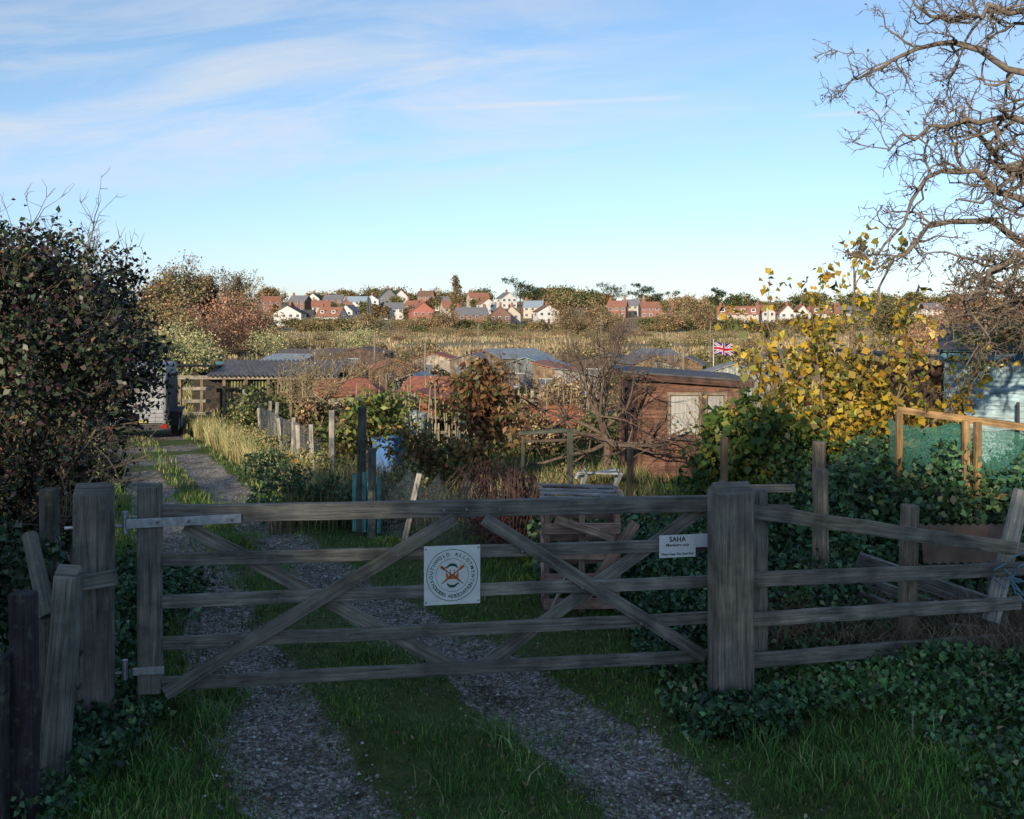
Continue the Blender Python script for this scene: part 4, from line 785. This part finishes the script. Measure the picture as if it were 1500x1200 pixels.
def carpet(name,N_,xr,yr,hf,size,pal,**k):
    x=rng.uniform(*xr,N_);y=rng.uniform(*yr,N_); h=hf(x,y)*(1+.25*np.sin(x*5+y*3)*np.sin(y*6-x*2)); z=th(x,y)+h*rng.uniform(0,1,N_)**.6
    kp=h>.03; leaves(name,np.stack([x,y,z],1)[kp],size,pal,M_ever,**k)
gpal=[(.035,.085,.036,5),(.06,.125,.05,4),(.095,.175,.07,2),(.025,.045,.025,2.5),(.2,.21,.08,.3)]
carpet('bramble_patch',30000,(2.2,7),(8.9,11.6),lambda x,y:.30+.85*sst(2.2,3.2,x)*sst(8.8,10,y),.07,gpal,asp=.75)
carpet('nettle_patch',12000,(.95,3.4),(7.2,9.2),lambda x,y:.12+.38*sst(7.2,8.6,y)*sst(.9,1.5,x)*(1-.6*sst(2.4,3.2,x)),.055,gpal,asp=.7)
carpet('nettle_patch',7000,(.2,2.5),(9.4,12),lambda x,y:.45+0*x,.07,gpal,asp=.7)
gp2=[(.06,.125,.045,5),(.09,.185,.06,4),(.14,.23,.075,2),(.035,.055,.028,2),(.27,.24,.13,.5)]
carpet('weeds',7000,(1.0,4.6),(6.5,7.3),lambda x,y:.09+.10*sst(1.9,3.2,x),.05,gp2,asp=.7)
carpet('weeds',6500,(2.4,5.0),(5.0,6.6),lambda x,y:.06+.18*sst(2.4,3.4,x),.045,gp2,asp=.7)
carpet('weeds',2600,(1.02,1.75),(6.2,6.62),lambda x,y:.2*sst(1,1.3,x),.05,gpal,asp=.7)
carpet('weeds',5000,(-3.0,-2.15),(4.8,6.6),lambda x,y:.26+0*x,.045,gpal,asp=.7)
carpet('weeds',5000,(-3.4,-2.6),(6.6,9.0),lambda x,y:.40+0*x,.05,gpal,asp=.7)
n=5500; blades('dead_stalks',rng.uniform(1.6,4.2,n),rng.uniform(7.3,8.6,n),.32,.009,[(.18,.135,.09,4),(.1,.075,.055,3)],M_dry,lean=1.2)
for bx_,by_,hh_ in((3.3,13.5,2.3),(4.9,13,2.2),(2.6,14,1.7)): tree('leafless_sapling',(bx_,by_),hh_,.02,7,(5,5),[(.3,.22,.08,2)],80,.06,spread=.6,up=.5,ll=.5,trunkfrac=.4,rmin=.003,col=(.2,.15,.11))
n=1600; x=rng.uniform(-3,4.5,n); y=rng.uniform(4.8,10,n); leaves('fallen_leaves',np.stack([x,y,th(x,y)+.015+.03*rng.random(n)],1),.03,[(.20,.14,.07,3),(.13,.08,.05,4),(.28,.24,.14,.5)],M_dry,upn=2)
# ---- big bare tree overhanging right
bt=empty('overhanging_hawthorn_tree'); yb=9.2
trk=polyp([(5.9,yb+.3,-.1),(5.75,yb+.2,1.5),(5.6,yb,3.0),(5.5,yb,4.3),(5.3,yb,5.6)],8)[None]; rt=np.linspace(.16,.07,8)[None]
LM=[[(5.5,4.3),(4.9,4.6),(4.5,4.75),(4.15,5.0),(3.7,5.0),(3.35,4.85),(3.05,4.72)],[(5.4,5.0),(4.6,5.25),(4.2,5.3),(3.8,5.2),(3.5,5.35)],[(5.5,4.0),(4.9,4.15),(4.4,4.35),(4.0,4.3),(3.6,4.2),(3.25,4.05)],
[(5.6,3.2),(4.9,3.5),(4.5,3.65),(4.1,3.92),(3.75,3.85),(3.5,3.45),(3.28,3.1)],[(5.6,3.0),(4.8,3.15),(4.3,3.5),(3.9,3.4),(3.6,3.1),(3.4,2.85)],[(5.65,2.8),(5.0,3.0),(4.5,3.1),(4.2,2.9),(3.95,2.75),(4.1,2.45)],
[(5.5,4.2),(4.8,3.9),(4.4,3.95),(4.2,4.4),(4.0,4.55)],[(5.4,5.2),(4.9,5.6),(4.4,5.5),(3.9,5.55)],[(5.6,2.6),(5.0,2.65),(4.6,2.75),(4.3,2.6),(4.2,2.3)],[(5.5,3.6),(4.9,3.8),(4.5,4.0),(4.3,3.7),(4.0,3.55)],[(5.6,2.9),(5.1,2.9),(4.7,2.6),(4.5,2.45),(4.3,2.5)],[(5.6,3.3),(5.0,3.25),(4.6,3.0),(4.35,2.8),(4.1,2.95)]]
lm=[];lr=[]
for i,L_ in enumerate(LM):
    oy=rng.uniform(-.5,.5); pt=polyp([(a,yb+oy*j/len(L_)*1.0,b_) for j,(a,b_) in enumerate(L_)],14)
    pt[1:]+=rng.normal(0,.035,(13,3)); lm.append(pt); lr.append(np.linspace(.042,.009,14))
lm=np.array(lm);lr=np.array(lr)
P1,R1=levels(lm,lr,15,(.25,.72),7,.75,.05,.36,.12,.6,.006,.5); P2,R2=levels(P1,R1,7,(.1,.36),5,.85,.05,.4,.15,.65,.0045,.5); P3,R3=levels(P2,R2,4,(.03,.12),3,.9,.05,.35,.1,.7,.0038,.5)
branch_obj('trunk_limbs_and_twigs',[(trk,rt,10),(lm,lr,7),(P1,R1,5),(P2,R2,4),(P3,R3,3)],(.20,.165,.13),bt)
C=P3[rng.integers(0,len(P3),3400),2]; C=C[(C[:,2]<3.2)|(rng.random(len(C))<.14)]; leaves('foliage',C,.035,[(.2,.14,.05,3),(.1,.1,.04,3),(.14,.07,.04,2)],None,bt)
# tree belt well behind the viewpoint (casts the foreground shade)
xx=np.arange(-62,6,2.6); C=[]
for x in xx:
    top=19.2+.35*math.sin(x*.5)+.3*math.sin(x*1.3+1); yy=-60+rng.normal(0,1)
    for z0 in np.arange(1.2,top-2.4,2.2): C.append(np.array((x,yy,z0))+rng.normal(0,1.25,(60,3))*np.array((1,1,.8)))
    C.append(np.array((x,yy,top-2.0))+rng.uniform(-1,1,(190,3))*np.array((1.9,1.5,2.0)))
P=np.concatenate(C); P[:,2]=np.clip(P[:,2],.1,20.0); leaves('tree_belt',P,1.1,dkg+olv,M_dry,asp=.9)
# ================================================================ light, sky, camera
EL=14.2; AZ=20
ld=Vector((math.sin(math.radians(AZ))*math.cos(math.radians(EL)),math.cos(math.radians(AZ))*math.cos(math.radians(EL)),-math.sin(math.radians(EL))))
sl=bpy.data.lights.new('sun','SUN'); sl.energy=4.9; sl.angle=math.radians(.5); sl.color=(1,.85,.66)
so_=bpy.data.objects.new('sun',sl); COL.objects.link(so_); so_.rotation_euler=ld.to_track_quat('-Z','Y').to_euler()
w=bpy.data.worlds.new('World'); scene.world=w; w.use_nodes=True; nt=w.node_tree; nt.nodes.clear()
sk=N(nt,'ShaderNodeTexSky'); sk.sky_type='NISHITA'; sk.sun_disc=False; sk.sun_elevation=math.radians(EL); sk.sun_rotation=math.radians(180+AZ)
sk.air_density=1.0; sk.dust_density=.3; sk.ozone_density=2.0
tcw=N(nt,'ShaderNodeTexCoord'); sx=N(nt,'ShaderNodeSeparateXYZ'); nt.links.new(tcw.outputs['Generated'],sx.inputs[0])
yy_=math_(nt,'MAXIMUM',sx.outputs[1],.08); uu=math_(nt,'DIVIDE',sx.outputs[0],yy_); ee=math_(nt,'DIVIDE',sx.outputs[2],yy_)
e2=math_(nt,'SUBTRACT',ee,math_(nt,'MULTIPLY',uu,.10))
cb=N(nt,'ShaderNodeCombineXYZ'); nt.links.new(math_(nt,'MULTIPLY',uu,1.7),cb.inputs[0]); nt.links.new(math_(nt,'MULTIPLY',e2,9),cb.inputs[1])
n1=N(nt,'ShaderNodeTexNoise'); n1.inputs['Scale'].default_value=1.7; n1.inputs['Detail'].default_value=11; n1.inputs['Roughness'].default_value=.62; n1.inputs['Distortion'].default_value=.5; nt.links.new(cb.outputs[0],n1.inputs[0])
cl=ramp(nt,[(.41,0),(.64,1)],n1.outputs[0])
def mr(v,a,b_,c,d):
    m_=N(nt,'ShaderNodeMapRange'); m_.interpolation_type='SMOOTHSTEP'; nt.links.new(v,m_.inputs[0])
    for i,k_ in enumerate((a,b_,c,d)): m_.inputs[i+1].default_value=k_
    return m_.outputs[0]
reg=math_(nt,'MULTIPLY',mr(ee,.09,.16,0,1),mr(ee,.24,.36,1,.3)); reg=math_(nt,'MULTIPLY',reg,mr(uu,-.1,.35,1,.22))
cm=math_(nt,'MULTIPLY',cl.outputs[0],reg)
dd_=math_(nt,'ABSOLUTE',math_(nt,'SUBTRACT',ee,math_(nt,'ADD',.204,math_(nt,'MULTIPLY',uu,.045))))
ct=math_(nt,'MULTIPLY',mr(dd_,.0,.004,1,0),math_(nt,'MULTIPLY',mr(uu,-.16,.05,0,1),mr(uu,.13,.19,1,0)))
dd2=math_(nt,'ABSOLUTE',math_(nt,'SUBTRACT',ee,math_(nt,'ADD',.176,math_(nt,'MULTIPLY',uu,.06))))
ct2=math_(nt,'MULTIPLY',mr(dd2,.0,.004,1,0),math_(nt,'MULTIPLY',mr(uu,.26,.31,0,1),mr(uu,.34,.42,1,0)))
cm=math_(nt,'ADD',math_(nt,'MULTIPLY',cm,.68),math_(nt,'MULTIPLY',math_(nt,'ADD',ct,ct2),.4))
tn=mixc(nt,mr(sx.outputs[2],0,.25,0,1),(.80,.92,1.40),(1.0,1.06,1.17))
tint=mixc(nt,1,sk.outputs[0],tn,'MULTIPLY')
cc=mixc(nt,cm,tint,(5.2,5.35,5.6))
bg=N(nt,'ShaderNodeBackground'); bg.inputs['Strength'].default_value=.15; nt.links.new(cc,bg.inputs[0]); wo=N(nt,'ShaderNodeOutputWorld'); nt.links.new(bg.outputs[0],wo.inputs[0])
cam=bpy.data.cameras.new('camera'); cam.sensor_width=36; cam.lens=36; cam.shift_y=-140/1500; cam.clip_end=6000; cam.clip_start=.1
co=bpy.data.objects.new('camera',cam); COL.objects.link(co); co.location=(0,0,2.6); co.rotation_euler=(math.radians(90),0,0); scene.camera=co
scene.view_settings.view_transform='Standard'; scene.view_settings.look='None'; scene.view_settings.exposure=0
print('faces',sum(len(o.data.polygons) for o in bpy.data.objects if o.type=='MESH'))
